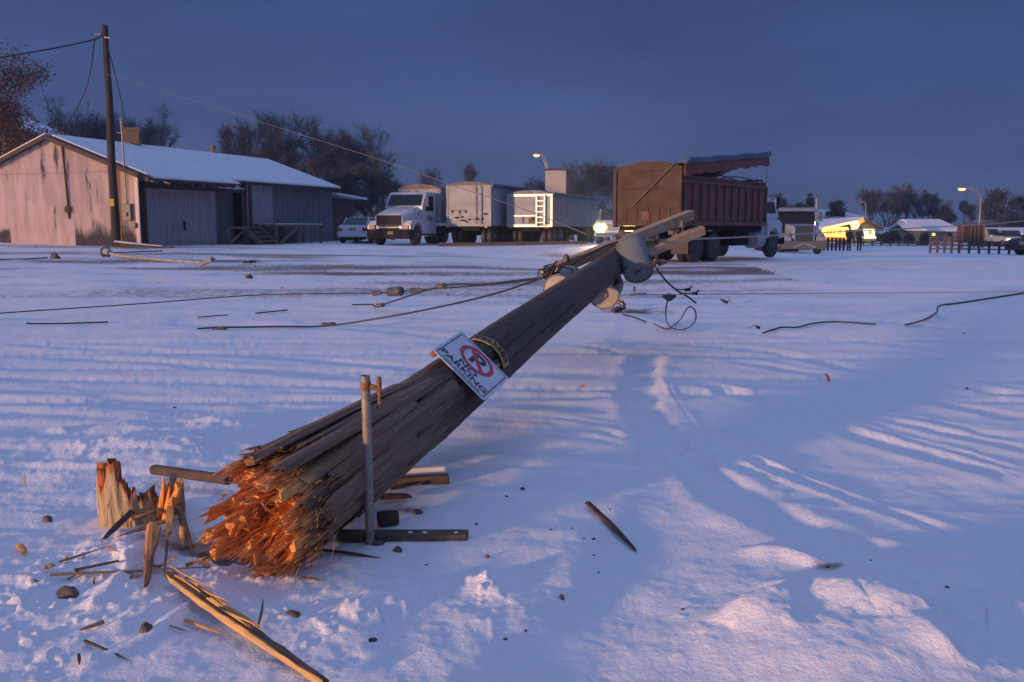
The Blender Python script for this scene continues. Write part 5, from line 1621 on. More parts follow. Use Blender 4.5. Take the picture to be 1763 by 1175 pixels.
    tp = MB(); tp.prism([(-9.3, 2.955), (-9.3, 2.97), (-3.5, 2.97), (-3.5, 2.955)], -1.2, 1.2)
    ar = MB(); n = 10
    vs = [];
    for x in (-3.48, -9.3):
        for k in range(n + 1):
            y = -1.24 + 2.48 * k / n; vs.append((x, y, 2.96 + .24 * (1 - (y / 1.24) ** 2)))
    fs = [(k, k + 1, k + n + 2, k + n + 1) for k in range(n)] + [tuple(range(n, -1, -1)), tuple(range(n + 1, 2 * n + 2))]
    ar.add(vs, fs); ar.build('tarp', M['tarptan'], bx)
    for s in (-1, 1):
        wheel(t, -.95, s * 1.0, .50, .28, s)
        for x in (-6.9, -8.2): wheel(t, x, s * 1.02, .50, .26, s, True)
grain_truck()

# ---- grain trailers
def trailer(px, Y, label, Lt, ztop, zbot, seed, style):
    c = at_ground(px, Y); hd = R(70)
    g = Vector(c) + Vector((-math.sin(hd), math.cos(hd), 0)) * 1.22
    g.z = base(g.x, g.y)
    t = thing('grain_trailer', label, 'trailer', g, hd, 'grain trailers parked beside the white truck')
    b_ = MB(); b_.b(.05, Lt - .05, -1.2, 1.2, zbot, ztop)
    npst = int(Lt / .45)
    for k in range(npst):
        for s in (-1, 1): b_.b(.2 + k * (Lt - .4) / npst, .27 + k * (Lt - .4) / npst, s * 1.2, s * 1.235, zbot + .05, ztop)
    bx = b_.build('grain_box', M['dirtywhite' if style == 'plain' else 'alu2'] if style != 'plain' else M['bluepanel'], t)
    f = MB(); f.b(.0, .05, -1.2, 1.2, zbot, ztop); fo = f.build('end_panel', M['dirtywhite'], t)
    tr = MB()
    for y in (-1.2, 1.2): tr.b(-.03, .08, y - .05, y + .05, zbot - .02, ztop + .02)
    tr.b(-.03, .06, -1.15, 1.15, ztop - .09, ztop + .02); tr.b(-.03, .06, -1.15, 1.15, zbot - .02, zbot + .09)
    if style == 'ladder': tr.b(-.035, .02, -.45, 1.15, zbot + .52, zbot + .58)
    tr.build('end_frame', M['shinyalu' if style == 'ladder' else 'dirtywhite'], fo)
    ld = MB()
    y0, y1 = (-.85, -.42) if style == 'ladder' else (-.70, -.40)
    for yy in (y0, y1): ld.b(-.14, -.10, yy - .028, yy + .028, zbot + .1, ztop)
    for k in range(6): z = zbot + .2 + k * (ztop - zbot - .2) / 5.2; ld.b(-.135, -.105, y1 - .029, y0 + .029, z - .022, z + .022)
    ld.build('ladder', M['shinyalu' if style == 'ladder' else 'dirtywhite'], fo)
    if style != 'ladder':
        hk = MB(); hk.b(-.04, 0, .1, .95, zbot + .78, zbot + .80)
        for y in (.15, .5, .9): hk.b(-.05, 0, y - .03, y + .03, zbot + .66, zbot + .8)
        for (y, z, s) in ((.65, .42, .12), (.35, .45, .10), (.3, .28, .16), (-.05, .32, .08), (-.55, .35, .28), (-.95, .6, .12), (.1, .2, .07)): hk.b(-.02, 0, y - s, y + s, zbot + z - .04, zbot + z + .04)
        hk.build('end_fittings', M['chassis'], fo)
    else:
        hk = MB()
        for (y, z, s, h_) in ((.35, .33, .05, .16), (-.1, .3, .16, .12), (-.2, .42, .10, .10), (-.7, .12, .28, .10)): hk.b(-.03, 0, y - s, y + s, zbot + z - h_, zbot + z + h_)
        hk.build('end_fittings', M['graywood'], fo)
    ar = MB(); n = 10; vs = []
    for x in (-.05, Lt + .05):
        for k in range(n + 1):
            y = -1.25 + 2.5 * k / n; vs.append((x, y, ztop + .02 + .20 * (1 - (abs(y) / 1.25) ** 2.5)))
    ar.add(vs, [(k, k + 1, k + n + 2, k + n + 1) for k in range(n)] + [tuple(range(n, -1, -1)), tuple(range(n + 1, 2 * n + 2))])
    ar.build('tarp', M['tarptan'] if style != 'ladder' else M['tarpgrey'], t)
    ro = MB(); ro.tube([(0, -1.27, ztop + .02), (Lt, -1.27, ztop + .02)], .09, 10); ro.build('tarp_roll', M['snowytarp' if style == 'ladder' else 'bluetarp'], t)
    u = MB(); u.b(.2, Lt - .2, -.5, .5, zbot - .25, zbot - .02); u.b(0, Lt, -1.18, 1.18, zbot - .10, zbot - .001)
    for (x0, x1) in ((Lt * .25, Lt * .5), (Lt * .52, Lt * .78)):
        m_ = (x0 + x1) / 2; u.prism([(x0, zbot - .05), (x1, zbot - .05), (m_ + .3, .5), (m_ - .3, .5)], -.9, .9)
    u.build('hopper', M['chassis'], t)
    lg = MB()
    for y in (-.8, .8): lg.b(2.2, 2.36, y - .08, y + .08, .1, zbot); lg.b(2.1, 2.45, y - .16, y + .16, .02, .1)
    lg.build('landing_leg', M['chassis'], t)
    for x in (.8, 1.95, Lt - 2.0, Lt - .8):
        for s in (-1, 1): wheel(t, x, s * .98, .48, .26, s, True)
    q = MB(); q.box((-.08, -1.0, zbot - .06), (.05, .14, .08)); q.box((-.08, 1.0, zbot - .06), (.05, .14, .08)); q.build('tail_light', M['redlens'], t)
M['alu2'] = mat('pinkish_aluminium_side', (.36, .35, .37), (.30, .29, .31), 2, .6, spec=.2)
M['tarpgrey'] = mat('grey_tarp', (.25, .24, .25), (.18, .17, .18), 3, .8)
M['snowytarp'] = mat('snow_dusted_tarp_roll', (.12, .14, .20), (.08, .09, .13), 5, .8, snow=.35)
trailer(845, 46.5, 'white grain trailer with dark hooks and marks on its end, right behind the truck', 9.0, 3.06, 1.02, 1, 'plain')
trailer(950, 46.8, 'shiny edged grain trailer with bright ladder, nearest the headlights', 9.6, 2.62, .98, 2, 'ladder')

def ground_pole():
    a_, b_ = at_ground(755, 44.3), at_ground(1010, 45.2)
    q = MB(); q.bar(a_ + Vector((0, 0, .08)), b_ + Vector((0, 0, .08)), .16, .16)
    o = q.build('ground_beam', M['oldwood'], bevel=.03); tag(o, 'long dark beam lying on the snow in front of the grain trailers', 'beam')
ground_pole()

# ---- white car behind the truck
def white_car():
    g = at_ground(607, 48.5)
    t = thing('parked_car', 'white saloon car seen from behind, left of the white grain truck', 'car', g, R(84))
    b_ = MB()
    # origin under the rear bumper, x forward
    def sec(x, hw, z0, zs, z1): return [(x, -hw * .92, z0), (x, -hw, z0 + .15), (x, -hw, zs), (x, -hw * .9, z1), (x, hw * .9, z1), (x, hw, zs), (x, hw, z0 + .15), (x, hw * .92, z0)]
    secs = [sec(0, .78, .38, .60, .78), sec(.08, .86, .30, .75, .96), sec(.6, .90, .26, .82, 1.02), sec(3.2, .90, .26, .80, .98), sec(4.3, .86, .26, .68, .84), sec(4.6, .72, .32, .5, .62)]
    vs = [p for s in secs for p in s]; n = 8; fs = []
    for i in range(len(secs) - 1):
        for k in range(n):
            k2 = (k + 1) % n; fs.append((i * n + k, (i + 1) * n + k, (i + 1) * n + k2, i * n + k2))
    fs.append(tuple(range(n))); fs.append(tuple(reversed([(len(secs) - 1) * n + k for k in range(n)])))
    b_.add(vs, fs); body = b_.build('body', M['white'], t, bevel=.03)
    c = MB(); c.prism([(.5, 1.0), (1.15, 1.40), (2.3, 1.43), (3.1, .98)], -.70, .70); cb = c.build('cabin', M['white'], t, bevel=.06)
    rw = MB(); a_ = [(.52, -.62, 1.03), (.52, .62, 1.03), (1.12, .58, 1.385), (1.12, -.58, 1.385)]; n_ = Vector((-.52, 0, .85)) * .018
    rw.add([Vector(p) + n_ for p in a_] + [Vector(p) - n_ for p in a_], [(3, 2, 1, 0), (4, 5, 6, 7), (1, 5, 4, 0), (2, 6, 5, 1), (3, 7, 6, 2), (0, 4, 7, 3)]); rw.build('rear_window', M['glass'], cb)
    for s in (-1, 1):
        q = MB(); q.prism([(.85, 1.05), (1.25, 1.34), (2.25, 1.36), (2.8, 1.03)], s * .695, s * .712); q.build('side_window', M['glass'], cb)
        q = MB(); q.box((.06, s * .70, .76), (.16, .30, .17)); q.build('tail_light', M['redlens'], t, bevel=.02)
    bp_ = MB(); bp_.b(-.07, .12, -.80, .80, .36, .56); bp_.build('bumper', M['white'], t, bevel=.05)
    lo_ = MB(); lo_.b(-.03, .2, -.7, .7, .22, .36); lo_.build('lower_valance', M['chassis'], t)
    pt = MB(); pt.b(.0, .035, -.20, .20, .70, .83); pt.build('number_plate', M['graywood'], t)
    for x in (.85, 3.6):
        for s in (-1, 1): wheel(t, x, s * .78, .33, .2, s)
white_car()

# ---- pickup with its headlights on
def pickup():
    g = at_ground(1058, 43.5)
    t = thing('pickup_truck', 'pickup with blazing headlights half hidden behind the dump truck', 'pickup', g, R(262))
    b_ = MB(); b_.prism([(0, .5), (.02, 1.0), (-.15, 1.12), (-1.5, 1.18), (-1.5, .45), (-.3, .4)], -.92, .92); b_.prism([(-1.5, .45), (-1.5, 1.2), (-5.2, 1.2), (-5.2, .5)], -.95, .95)
    b_.build('body', M['white'], t, bevel=.05)
    c = MB(); c.prism([(-1.4, 1.18), (-2.05, 1.72), (-3.1, 1.74), (-3.4, 1.2)], -.82, .82); cb = c.build('cab', M['bluetruck'], t, bevel=.05)
    w = MB(); a_ = [(-1.38, -.76, 1.2), (-1.38, .76, 1.2), (-2.02, .72, 1.7), (-2.02, -.72, 1.7)]; n_ = Vector((.62, 0, .78)) * .02
    w.add([Vector(p) + n_ for p in a_] + [Vector(p) - n_ for p in a_], [(0, 1, 2, 3), (7, 6, 5, 4), (0, 4, 5, 1), (1, 5, 6, 2), (2, 6, 7, 3), (3, 7, 4, 0)]); w.build('windshield', M['glass'], cb)
    gr = MB()
    for k in range(4): gr.b(.02, .05, -.5, .5, .66 + k * .08, .70 + k * .08)
    gr.build('grille', M['chrome'], t)
    bm = MB(); bm.b(-.05, .16, -.95, .95, .36, .56); bm.build('bumper', M['chrome'], t, bevel=.03)
    for s in (-1, 1):
        for k, zz in ((0, .80), (1, .80)):
            q = MB(); q.lathe([(.16, -.04), (.16, .03), (.10, .05)], (.03, s * (.56 + .24 * k), zz), (1, 0, 0), 18); hl = q.build('headlight', M['headglow'], t)
            q = MB(); q.lathe([(.225, -.04), (.225, .01), (.17, .015)], (.03, s * (.56 + .24 * k), zz), (1, 0, 0), 20); q.build('glare_ring', M['headhalo'], hl)  # added glowing ring that imitates the yellow glare around the lens
        q = MB(); q.box((.12, s * .68, .60), (.05, .3, .10)); q.build('fog_light', M['headglow'], t)
        for x in (-.9, -4.2): wheel(t, x, s * .80, .38, .24, s)
    for s in (-1, 1):
        ld = bpy.data.lights.new('headlight_beam', 'SPOT'); ld.energy = 1400; ld.color = (1, .64, .26); ld.spot_size = R(60); ld.spot_blend = .8; ld.shadow_soft_size = .12
        lo = bpy.data.objects.new('headlight_beam', ld); COL.objects.link(lo); lo.parent = t; lo.location = (.25, s * .66, .78); lo.rotation_euler = (0, R(-91.5), 0)
pickup()

# ---- dump truck with tall red box
def dump_truck():
    hd = R(52)
    c = at_ground(1171, 28.7)
    g = Vector(c) + Vector((-math.sin(hd), math.cos(hd), 0)) * 1.22
    g.z = base(g.x, g.y)
    t = thing('dump_truck', 'big grain dump truck with faded red box and loose blue tarp seen from behind', 'dump truck', g, hd)
    L = 6.7; zb, zs, zg = 1.20, 2.74, 3.06
    # side walls (posts and planks), open top
    for s in (-1, 1):
        q = MB(); q.b(.08, L, s * 1.16, s * 1.21, zb, zs)
        for k in range(12): x = .12 + k * (L - .2) / 11; q.b(x, x + .09, s * 1.212, s * 1.275, zb + .12, zs - .18)
        q.b(.06, L, s * 1.212, s * 1.29, zs - .18, zs - .10); q.b(.06, L, s * 1.212, s * 1.29, zb + .02, zb + .14); q.b(.06, L, s * 1.16, s * 1.24, zs, zs + .05)
        q.build('side_board', M['redbox'], t)
    fl = MB(); fl.b(.06, L, -1.16, 1.16, zb, zb + .08); fl.b(L - .06, L, -1.16, 1.16, zb + .08, zs); fl.build('box_floor', M['redbox'], t)
    # tailgate
    q = MB(); q.b(-.02, .06, -1.2, 1.2, zb, zg)
    n = 10; vs = []
    for x in (-.02, .06):
        for k in range(n + 1): y = -1.2 + 2.4 * k / n; vs.append((x, y, zg + .20 * (1 - (abs(y) / 1.2) ** 2) + .001))
    q.add(vs, [(k, k + 1, k + n + 2, k + n + 1) for k in range(n)] + [tuple(range(n, -1, -1)), tuple(range(n + 1, 2 * n + 2))])
    for y in (-1.19, 1.19): q.b(-.09, .06, y - .06, y + .06, zb - .05, zg)
    for z in (zb + .06, zb + .62, zb + 1.25, zg - .06): q.b(-.06, -.021, -1.12, 1.12, z - .045, z + .045)
    for y in (-.8, -.4, .0, .4, .8): q.b(-.05, -.021, y - .05, y + .05, zb + .12, zb + .56)
    tg = q.build('tailgate', M['tangate'], t)
    dg = MB(); dg.bar((-.085, .55, zb + .60), (-.085, -1.0, zg + .10), .05, .03); dg.build('tarp_arm', M['graywood'], tg)
    ch_ = MB(); ch_.b(-.055, -.04, -.1, .2, zb + .16, zb + .46); ch_.build('grain_chute', M['redbox'], tg)
    # tarp: lifted at the front, rolled edge on the right
    sh = MB(); nx, ny = 14, 12; vs = []
    def tz(x): return (zg + .10) + (.62) * (x / L)
    for i in range(nx + 1):
        x = L * i / nx
        for j in range(ny + 1):
            y = -1.26 + 2.5 * j / ny; f = j / ny
            z = tz(x) * (1 - f) + (zs + .1) * f + .10 * math.sin(math.pi * f) + .015 * math.sin(9 * x + 3 * y)
            vs.append((x, y, z))
    m_ = (nx + 1) * (ny + 1)
    fs = [(i * (ny + 1) + j, (i + 1) * (ny + 1) + j, (i + 1) * (ny + 1) + j + 1, i * (ny + 1) + j + 1) for i in range(nx) for j in range(ny)]
    sh.add(vs, fs)
    ta = sh.build('tarp', M['redtarp'], t, smooth=True); sm = ta.modifiers.new('thick', 'SOLIDIFY'); sm.thickness = .02
    fp = MB(); vs = []
    for i in range(29):
        x = L * i / 28
        hgt = .40 - .06 * (i / 28) + .04 * math.sin(i * 1.7)
        for k in range(4): vs.append((x, -1.30 + .05 * math.sin(x * 3 + k) * k / 3, tz(x) - hgt * k / 3))
    fs = [(i * 4 + k, i * 4 + k + 1, (i + 1) * 4 + k + 1, (i + 1) * 4 + k) for i in range(28) for k in range(3)]
    fp.add(vs, fs); fo = fp.build('tarp_flap', M['redtarp'], ta, smooth=True); sm = fo.modifiers.new('thick', 'SOLIDIFY'); sm.thickness = .015
    ro = MB(); ro.tube([(x * L / 16, -1.30 + .02 * math.sin(x * 2), tz(x * L / 16) + .05 + .02 * math.sin(x * 1.3)) for x in range(0, 17)], .10, 12); ro.build('tarp_roll', M['bluetarp'], ta, smooth=True)
    bw = MB()
    for x in (.3, 2.3, 4.3, 6.3): bw.tube([(x, 1.2 - 2.4 * k / 10, zs + .02 + .28 * math.sin(math.pi * k / 10)) for k in range(11)], .022, 6)
    bw.tube([(L - .1, -1.25, zs), (L - .1, -1.28, tz(L))], .012, 5)
    bw.build('tarp_bow', M['steel'], t)
    # chassis, axles, wheels
    ch = MB(); ch.b(-.2, 8.8, -.45, .45, .72, 1.02); ch.b(.1, L, -1.1, 1.1, 1.04, zb - .005); ch.b(.6, 3.4, -.7, .7, .42, .70); ch.b(4.4, 5.6, -1.05, -.5, .5, 1.0); ch.build('chassis', M['chassis'], t)
    for x in (1.35, 2.65):
        for s in (-1, 1): wheel(t, x, s * 1.0, .50, .26, s, True, 'rustrim')
    for s in (-1, 1): wheel(t, 7.75, s * 1.02, .50, .28, s, False, 'rustrim')
    for y in (-1.0, 1.0):
        mf = MB(); mf.b(.35, .38, y - .3, y + .3, .30, 1.02)
        mf.build('mud_flap', M['black'], t)
    tl = MB(); tl.b(-.1, -.05, -1.0, -.82, .92, 1.05); tl.b(-.1, -.05, .82, 1.0, .92, 1.05); tl.build('tail_light', M['maroon'], t)
    # cab and hood
    c_ = MB(); c_.prism([(6.85, .85), (6.85, 2.05), (7.05, 2.26), (8.0, 2.26), (8.35, 1.72), (8.35, .75)], -1.05, 1.05); cb = c_.build('cab', M['white'], t, bevel=.06)
    for s in (-1, 1):
        q = MB(); q.prism([(7.15, 1.68), (7.2, 2.1), (7.9, 2.12), (8.15, 1.68)], s * 1.045, s * 1.06); q.build('side_window', M['glass'], cb)
        ol = [(8.5, .72), (8.5, 1.28), (8.3, 1.42), (7.4, 1.46), (7.05, 1.30), (7.05, .85)] + [(7.75 + .60 * math.cos(a_), .55 + .60 * math.sin(a_)) for a_ in [R(165), R(135), R(105), R(75), R(45), R(18)]]
        q = MB(); q.prism(ol, s * .80, s * 1.19); q.build('fender', M['white'], t, bevel=.04)
        q = MB(); q.lathe([(.05, 0), (.30, .02), (.30, .78), (.05, .80)], (6.0, s * .95, .68), (1, 0, 0), 18); q.build('fuel_tank', M['dirtywhite'], t)
        q = MB(); q.bar((7.6, s * 1.05, 2.2), (7.7, s * 1.3, 2.25), .03, .03); q.bar((7.7, s * 1.3, 1.85), (7.7, s * 1.3, 2.3), .05, .07); q.build('mirror', M['chassis'], t)
    hq = MB(); hq.prism([(8.3, .8), (8.3, 1.72), (8.85, 1.58), (8.9, .75)], -.78, .78); hq.build('hood', M['white'], t, bevel=.08)
    w = MB(); a_ = [(8.36, -.95, 1.76), (8.36, .95, 1.76), (8.03, .92, 2.2), (8.03, -.92, 2.2)]; n_ = Vector((.8, 0, .6)) * .015
    w.add([Vector(p) + n_ for p in a_] + [Vector(p) - n_ for p in a_], [(0, 1, 2, 3), (7, 6, 5, 4), (0, 4, 5, 1), (1, 5, 6, 2), (2, 6, 7, 3), (3, 7, 4, 0)]); w.build('windshield', M['glass'], cb)
    bm = MB(); bm.b(8.85, 8.97, -1.1, 1.1, .5, .78); bm.build('bumper', M['chassis'], t)
    rk = MB(); rk.tube([(6.82, -1.0, 1.2), (6.82, -1.0, 2.9), (6.82, 1.0, 2.9), (6.82, 1.0, 1.2)], .04, 6); rk.build('headache_rack', M['chassis'], t)
M['rustrim'] = mat('dusty_wheel_rim', (.16, .13, .11), (.11, .08, .07), 5, .8)
dump_truck()

# ---- dark semi tractor facing the camera
def semi():
    g = at_ground(1383, 50)
    t = thing('semi_tractor', 'dark semi tractor with tall exhaust stacks facing the camera beside the dump truck', 'semi truck', g, R(268))
    h = MB(); h.prism([(0, .85), (0, 1.50), (-.15, 1.60), (-1.7, 1.70), (-1.7, .85)], -.62, .62)
    h.build('hood', M['bluetruck'], t, bevel=.06)
    gr = MB(); gr.b(.0, .05, -.50, .50, .78, 1.58); fr = gr.build('grille', M['darkgrille'], t)
    gf = MB(); 
    for y in (-.52, .52): gf.b(.0, .09, y - .04, y + .04, .76, 1.62)
    gf.b(.0, .09, -.52, .52, 1.58, 1.66)
    gf.build('grille_frame', M['chrome'], fr)
    for s in (-1, 1):
        ol = [(.0, .72), (.0, .98), (-.3, 1.16), (-1.2, 1.16), (-1.6, .95), (-1.6, .6)] + [(-.85 + .58 * math.cos(a_), .50 + .58 * math.sin(a_)) for a_ in [R(170), R(135), R(105), R(75), R(45), R(22)]]
        q = MB(); q.prism(ol, s * .66, s * 1.2); q.build('fender', M['bluetruck'], t, bevel=.05)
        q = MB(); q.lathe([(.1, -.12), (.12, 0), (.09, .03)], (.02, s * .86, 1.08), (1, 0, 0), 16); q.build('headlight', M['clearlens'], t)
        q = MB(); q.tube([(-1.9, s * 1.17, 1.8), (-1.9, s * 1.17, 3.15)], .08, 10); q.build('exhaust_stack', M['alu'], t)
        q = MB(); q.lathe([(.19, 0), (.19, .75)], (-1.9, s * 1.17, 1.05), (0, 0, 1), 16); q.build('air_cleaner', M['chrome'], t)
        q = MB(); q.bar((-2.0, s * 1.1, 2.2), (-1.7, s * 1.36, 2.2), .03, .03); q.b(-1.75, -1.62, s * 1.30, s * 1.44, 1.85, 2.4); q.build('mirror', M['bumpgrey'], t)
        wheel(t, -.85, s * 1.0, .50, .28, s)
        for x in (-5.2, -6.4): wheel(t, x, s * 1.0, .50, .26, s, True)
    c = MB(); c.prism([(-1.7, .7), (-1.7, 1.72), (-1.85, 2.55), (-2.1, 2.66), (-3.6, 2.66), (-3.6, .7)], -1.05, 1.05); cb = c.build('cab', M['maroon'], t, bevel=.06)
    for y0, y1 in ((-.95, -.03), (.03, .95)):
        w = MB(); a_ = [(-1.715, y0, 1.80), (-1.715, y1, 1.80), (-1.835, y1, 2.42), (-1.835, y0, 2.42)]; n_ = Vector((1, 0, .18)) * .015
        w.add([Vector(p) + n_ for p in a_] + [Vector(p) - n_ for p in a_], [(0, 1, 2, 3), (7, 6, 5, 4), (0, 4, 5, 1), (1, 5, 6, 2), (2, 6, 7, 3), (3, 7, 4, 0)]); w.build('windshield', M['glass'], cb)
    v = MB(); v.prism([(-1.5, 2.40), (-1.84, 2.56), (-1.84, 2.60), (-1.48, 2.43)], -1.04, 1.04); v.build('sun_visor', M['bluetruck'], cb)
    bm = MB(); bm.b(-.1, .14, -1.2, 1.2, .30, .76); bm.build('bumper', M['bumpgrey'], t, bevel=.03)
    tw = MB(); tw.bar((.16, -.6, .40), (.16, -.05, .62), .04, .06); tw.bar((.16, .6, .40), (.16, .05, .62), .04, .06); tw.build('tow_bar', M['palepipe'], t)
    ch = MB(); ch.b(-7.2, -.2, -.42, .42, .6, .9); ch.b(-1.7, -.5, -.5, .5, .25, .6); ch.build('chassis', M['chassis'], t)
    mk = MB(); mk.b(-1.3, -1.22, -1.26, -1.14, 1.35, 1.62); mk.build('marker_light', M['yellowlight'], t)
semi()

# ================================================================== FAR RIGHT: restaurant, houses, lamps, fences, people
def restaurant():
    Y = 105
    g = at_ground(1470, Y); s = Y / FPX
    def X(px): return (px - 1470) * s
    def Z(py): return P(1470, py, Y).z - g.z
    t = thing('restaurant', 'low gabled restaurant with glowing yellow windows', 'restaurant', g)
    w = MB(); w.prism([(X(1415), -1), (X(1508), -1), (X(1508), Z(396)), (X(1482), Z(380)), (X(1460), Z(393)), (X(1415), Z(393))], 0, 9); w.build('wall', M['wallgreen'], t)
    rf = MB()
    rf.bar((X(1480), 4.5, Z(378)), (X(1516), 4.5, Z(396)), 10.2, .35)
    rf.bar((X(1484), 4.5, Z(378)), (X(1452), 4.5, Z(395)), 10.2, .35)
    ro = rf.build('roof', M['trim'], t)
    sn = MB(); sn.bar((X(1480), 4.5, Z(376)), (X(1514), 4.5, Z(393)), 10.0, .22); sn.build('roof_snow', M['roof_snow'], ro)
    sn = MB(); vs = [(X(1482), -.6, Z(377)), (X(1412), -.8, Z(391.5)), (X(1412), 6.5, Z(388)), (X(1440), 7.5, Z(376)), (X(1482), 9.5, Z(374))]
    sn.add([Vector(v) for v in vs] + [Vector(v) - Vector((0, 0, .3)) for v in vs], [(0, 1, 2, 3, 4)[::-1], (5, 6, 7, 8, 9)] + [(k, (k + 1) % 5, (k + 1) % 5 + 5, k + 5) for k in range(5)]); sn.build('wing_roof_snow', M['roof_snow'], ro)
    fa = MB(); fa.b(X(1413), X(1465), -.95, -.75, Z(395.5), Z(391.5)); fa.build('lit_fascia', M['neon'], t)
    for a_, b_ in ((1415, 1419), (1421, 1427), (1432, 1438), (1441, 1449), (1452, 1458)):
        q = MB(); q.b(X(a_), X(b_), -.10, .0, Z(406), Z(396)); q.build('window', M['neonorange'], t)
        for e_ in (a_, b_):
            q = MB(); q.b(X(e_) - .09, X(e_) + .09, -.14, -.101, Z(406), Z(395)); q.build('lit_window_post', M['neon'], t)
    sill = MB(); sill.b(X(1414), X(1463), -.16, -.01, Z(407.5), Z(405)); sill.build('lit_sill', M['neon'], t)
    ow = MB(); ow.b(X(1414), X(1463), -.05, -.002, Z(412), Z(408)); ow.build('lit_wall_base', M['neonorange'], t)
    q = MB(); q.b(X(1485), X(1504), -.12, -.0, Z(410), Z(395)); f = q.build('bay_window', M['neonwhite'], t)
    q = MB(); q.b(X(1493), X(1499), -.16, -.122, Z(404), Z(398)); q.build('window_blind', M['neonorange'], f)
    q = MB(); q.b(X(1482), X(1506), -.3, -.0, Z(410.5), Z(408)); q.build('window_sill', M['neonwhite'], f)
    gl = MB(); gl.bar((X(1482), -.62, Z(379)), (X(1462), -.62, Z(391)), .1, .4); gl.build('lit_barge_board', M['neonorange'], t)
    ld = bpy.data.lights.new('restaurant_glow', 'POINT'); ld.energy = 350; ld.color = (1, .62, .2); ld.shadow_soft_size = .8
    lo = bpy.data.objects.new('restaurant_glow', ld); COL.objects.link(lo); lo.parent = t; lo.location = (X(1455), -3, 1.8)
restaurant()
def round_sign():
    Y = 100; g = at_ground(1472, Y); c = P(1472, 388, Y) - g
    t = thing('round_shop_sign', 'round glowing yellow sign on a post in front of the restaurant gable', 'shop sign', g)
    q = MB(); q.lathe([(.42, -.1), (.46, -.08), (.46, .08), (.42, .1)], c, (0, 1, 0), 28); d = q.build('disc', M['shoplight'], t)
    q = MB(); q.lathe([(.09, 0), (.09, .02)], c + Vector((.08, -.12, .02)), (0, 1, 0), 12); q.build('emblem', M['redlens'], d)
    p = MB(); p.tube([(c.x, .12, -.3), (c.x, .12, c.z + .2)], .07, 8); p.build('post', M['chassis'], t)
    for s in (-1, 1):
        q = MB(); q.lathe([(.10, -.05), (.12, 0), (.08, .05)], (c.x + s * .58, 0, c.z - .62), (0, 1, 0), 12); q.build('green_lamp', M['greenlight'], t)
        q = MB(); q.bar((c.x, .1, c.z - .62), (c.x + s * .58, .06, c.z - .62), .04, .04); q.build('lamp_arm', M['chassis'], t)
round_sign()

def house(name, label, x0, x1, ybase, yeave, yridge, Y, dep, wm, cat='house', rdx=(0, 0), windows=()):
    g = at_ground((x0 + x1) / 2, Y); s = Y / FPX; xc = (x0 + x1) / 2
    X = lambda px: (px - xc) * s
    Z = lambda py: P(xc, py, Y).z - g.z
    t = thing(name, label, cat, g)
    w = MB(); w.b(X(x0) + .25, X(x1) - .25, 0, dep, -1.2, Z(yeave)); w.build('wall', M[wm], t)
    r = MB(); e = [Vector((X(x0), -.4, Z(yeave))), Vector((X(x1), -.4, Z(yeave))), Vector((X(x1 + rdx[1]), dep / 2, Z(yridge))), Vector((X(x0 + rdx[0]), dep / 2, Z(yridge))), Vector((X(x0), dep + .4, Z(yeave))), Vector((X(x1), dep + .4, Z(yeave)))]
    dn = [p - Vector((0, 0, .18)) for p in e]
    r.add(e + dn, [(0, 1, 2, 3), (3, 2, 5, 4), (6, 9, 8, 7), (9, 10, 11, 8), (0, 6, 7, 1), (4, 5, 11, 10), (0, 3, 9, 6), (3, 4, 10, 9), (1, 7, 8, 2), (2, 8, 11, 5)])
    r.build('roof', M['roof_snow'], t)
    for a_, b_, c_, d_, m in windows:
        q = MB(); q.b(X(a_), X(b_), -.08, .0, Z(d_), Z(c_)); q.build('window', M[m], t)
    return t
house('brown_house', 'brown house with broad snowy roof directly behind the restaurant', 1395, 1486, 420, 373, 360, 125, 10, 'wallbrown', rdx=(10, -32))
house('snow_roofed_house', 'grey house with large snow covered roof right of the bare trees', 1580, 1655, 421, 396, 377, 112, 9, 'wallgrey', rdx=(-2, -10), windows=((1604, 1609, 402, 406, 'neon'), (1630, 1638, 401, 410, 'glass')))
house('small_shed', 'small grey shed with snowy roof left of the snow roofed house', 1556, 1592, 421, 395, 383, 108, 5, 'wallgreen', 'shed', rdx=(2, -3))
house('low_garage', 'low snow roofed garage just right of the restaurant', 1512, 1556, 421, 401, 392, 115, 6, 'wallbrown', 'garage', rdx=(3, 0))
house('station_building', 'low shop building at the right edge behind the lit vehicles', 1705, 1800, 424, 402, 392, 120, 7, 'wallbrown', 'shop', windows=((1740, 1744, 398, 403, 'neonorange'), (1748, 1752, 404, 410, 'neonorange')))

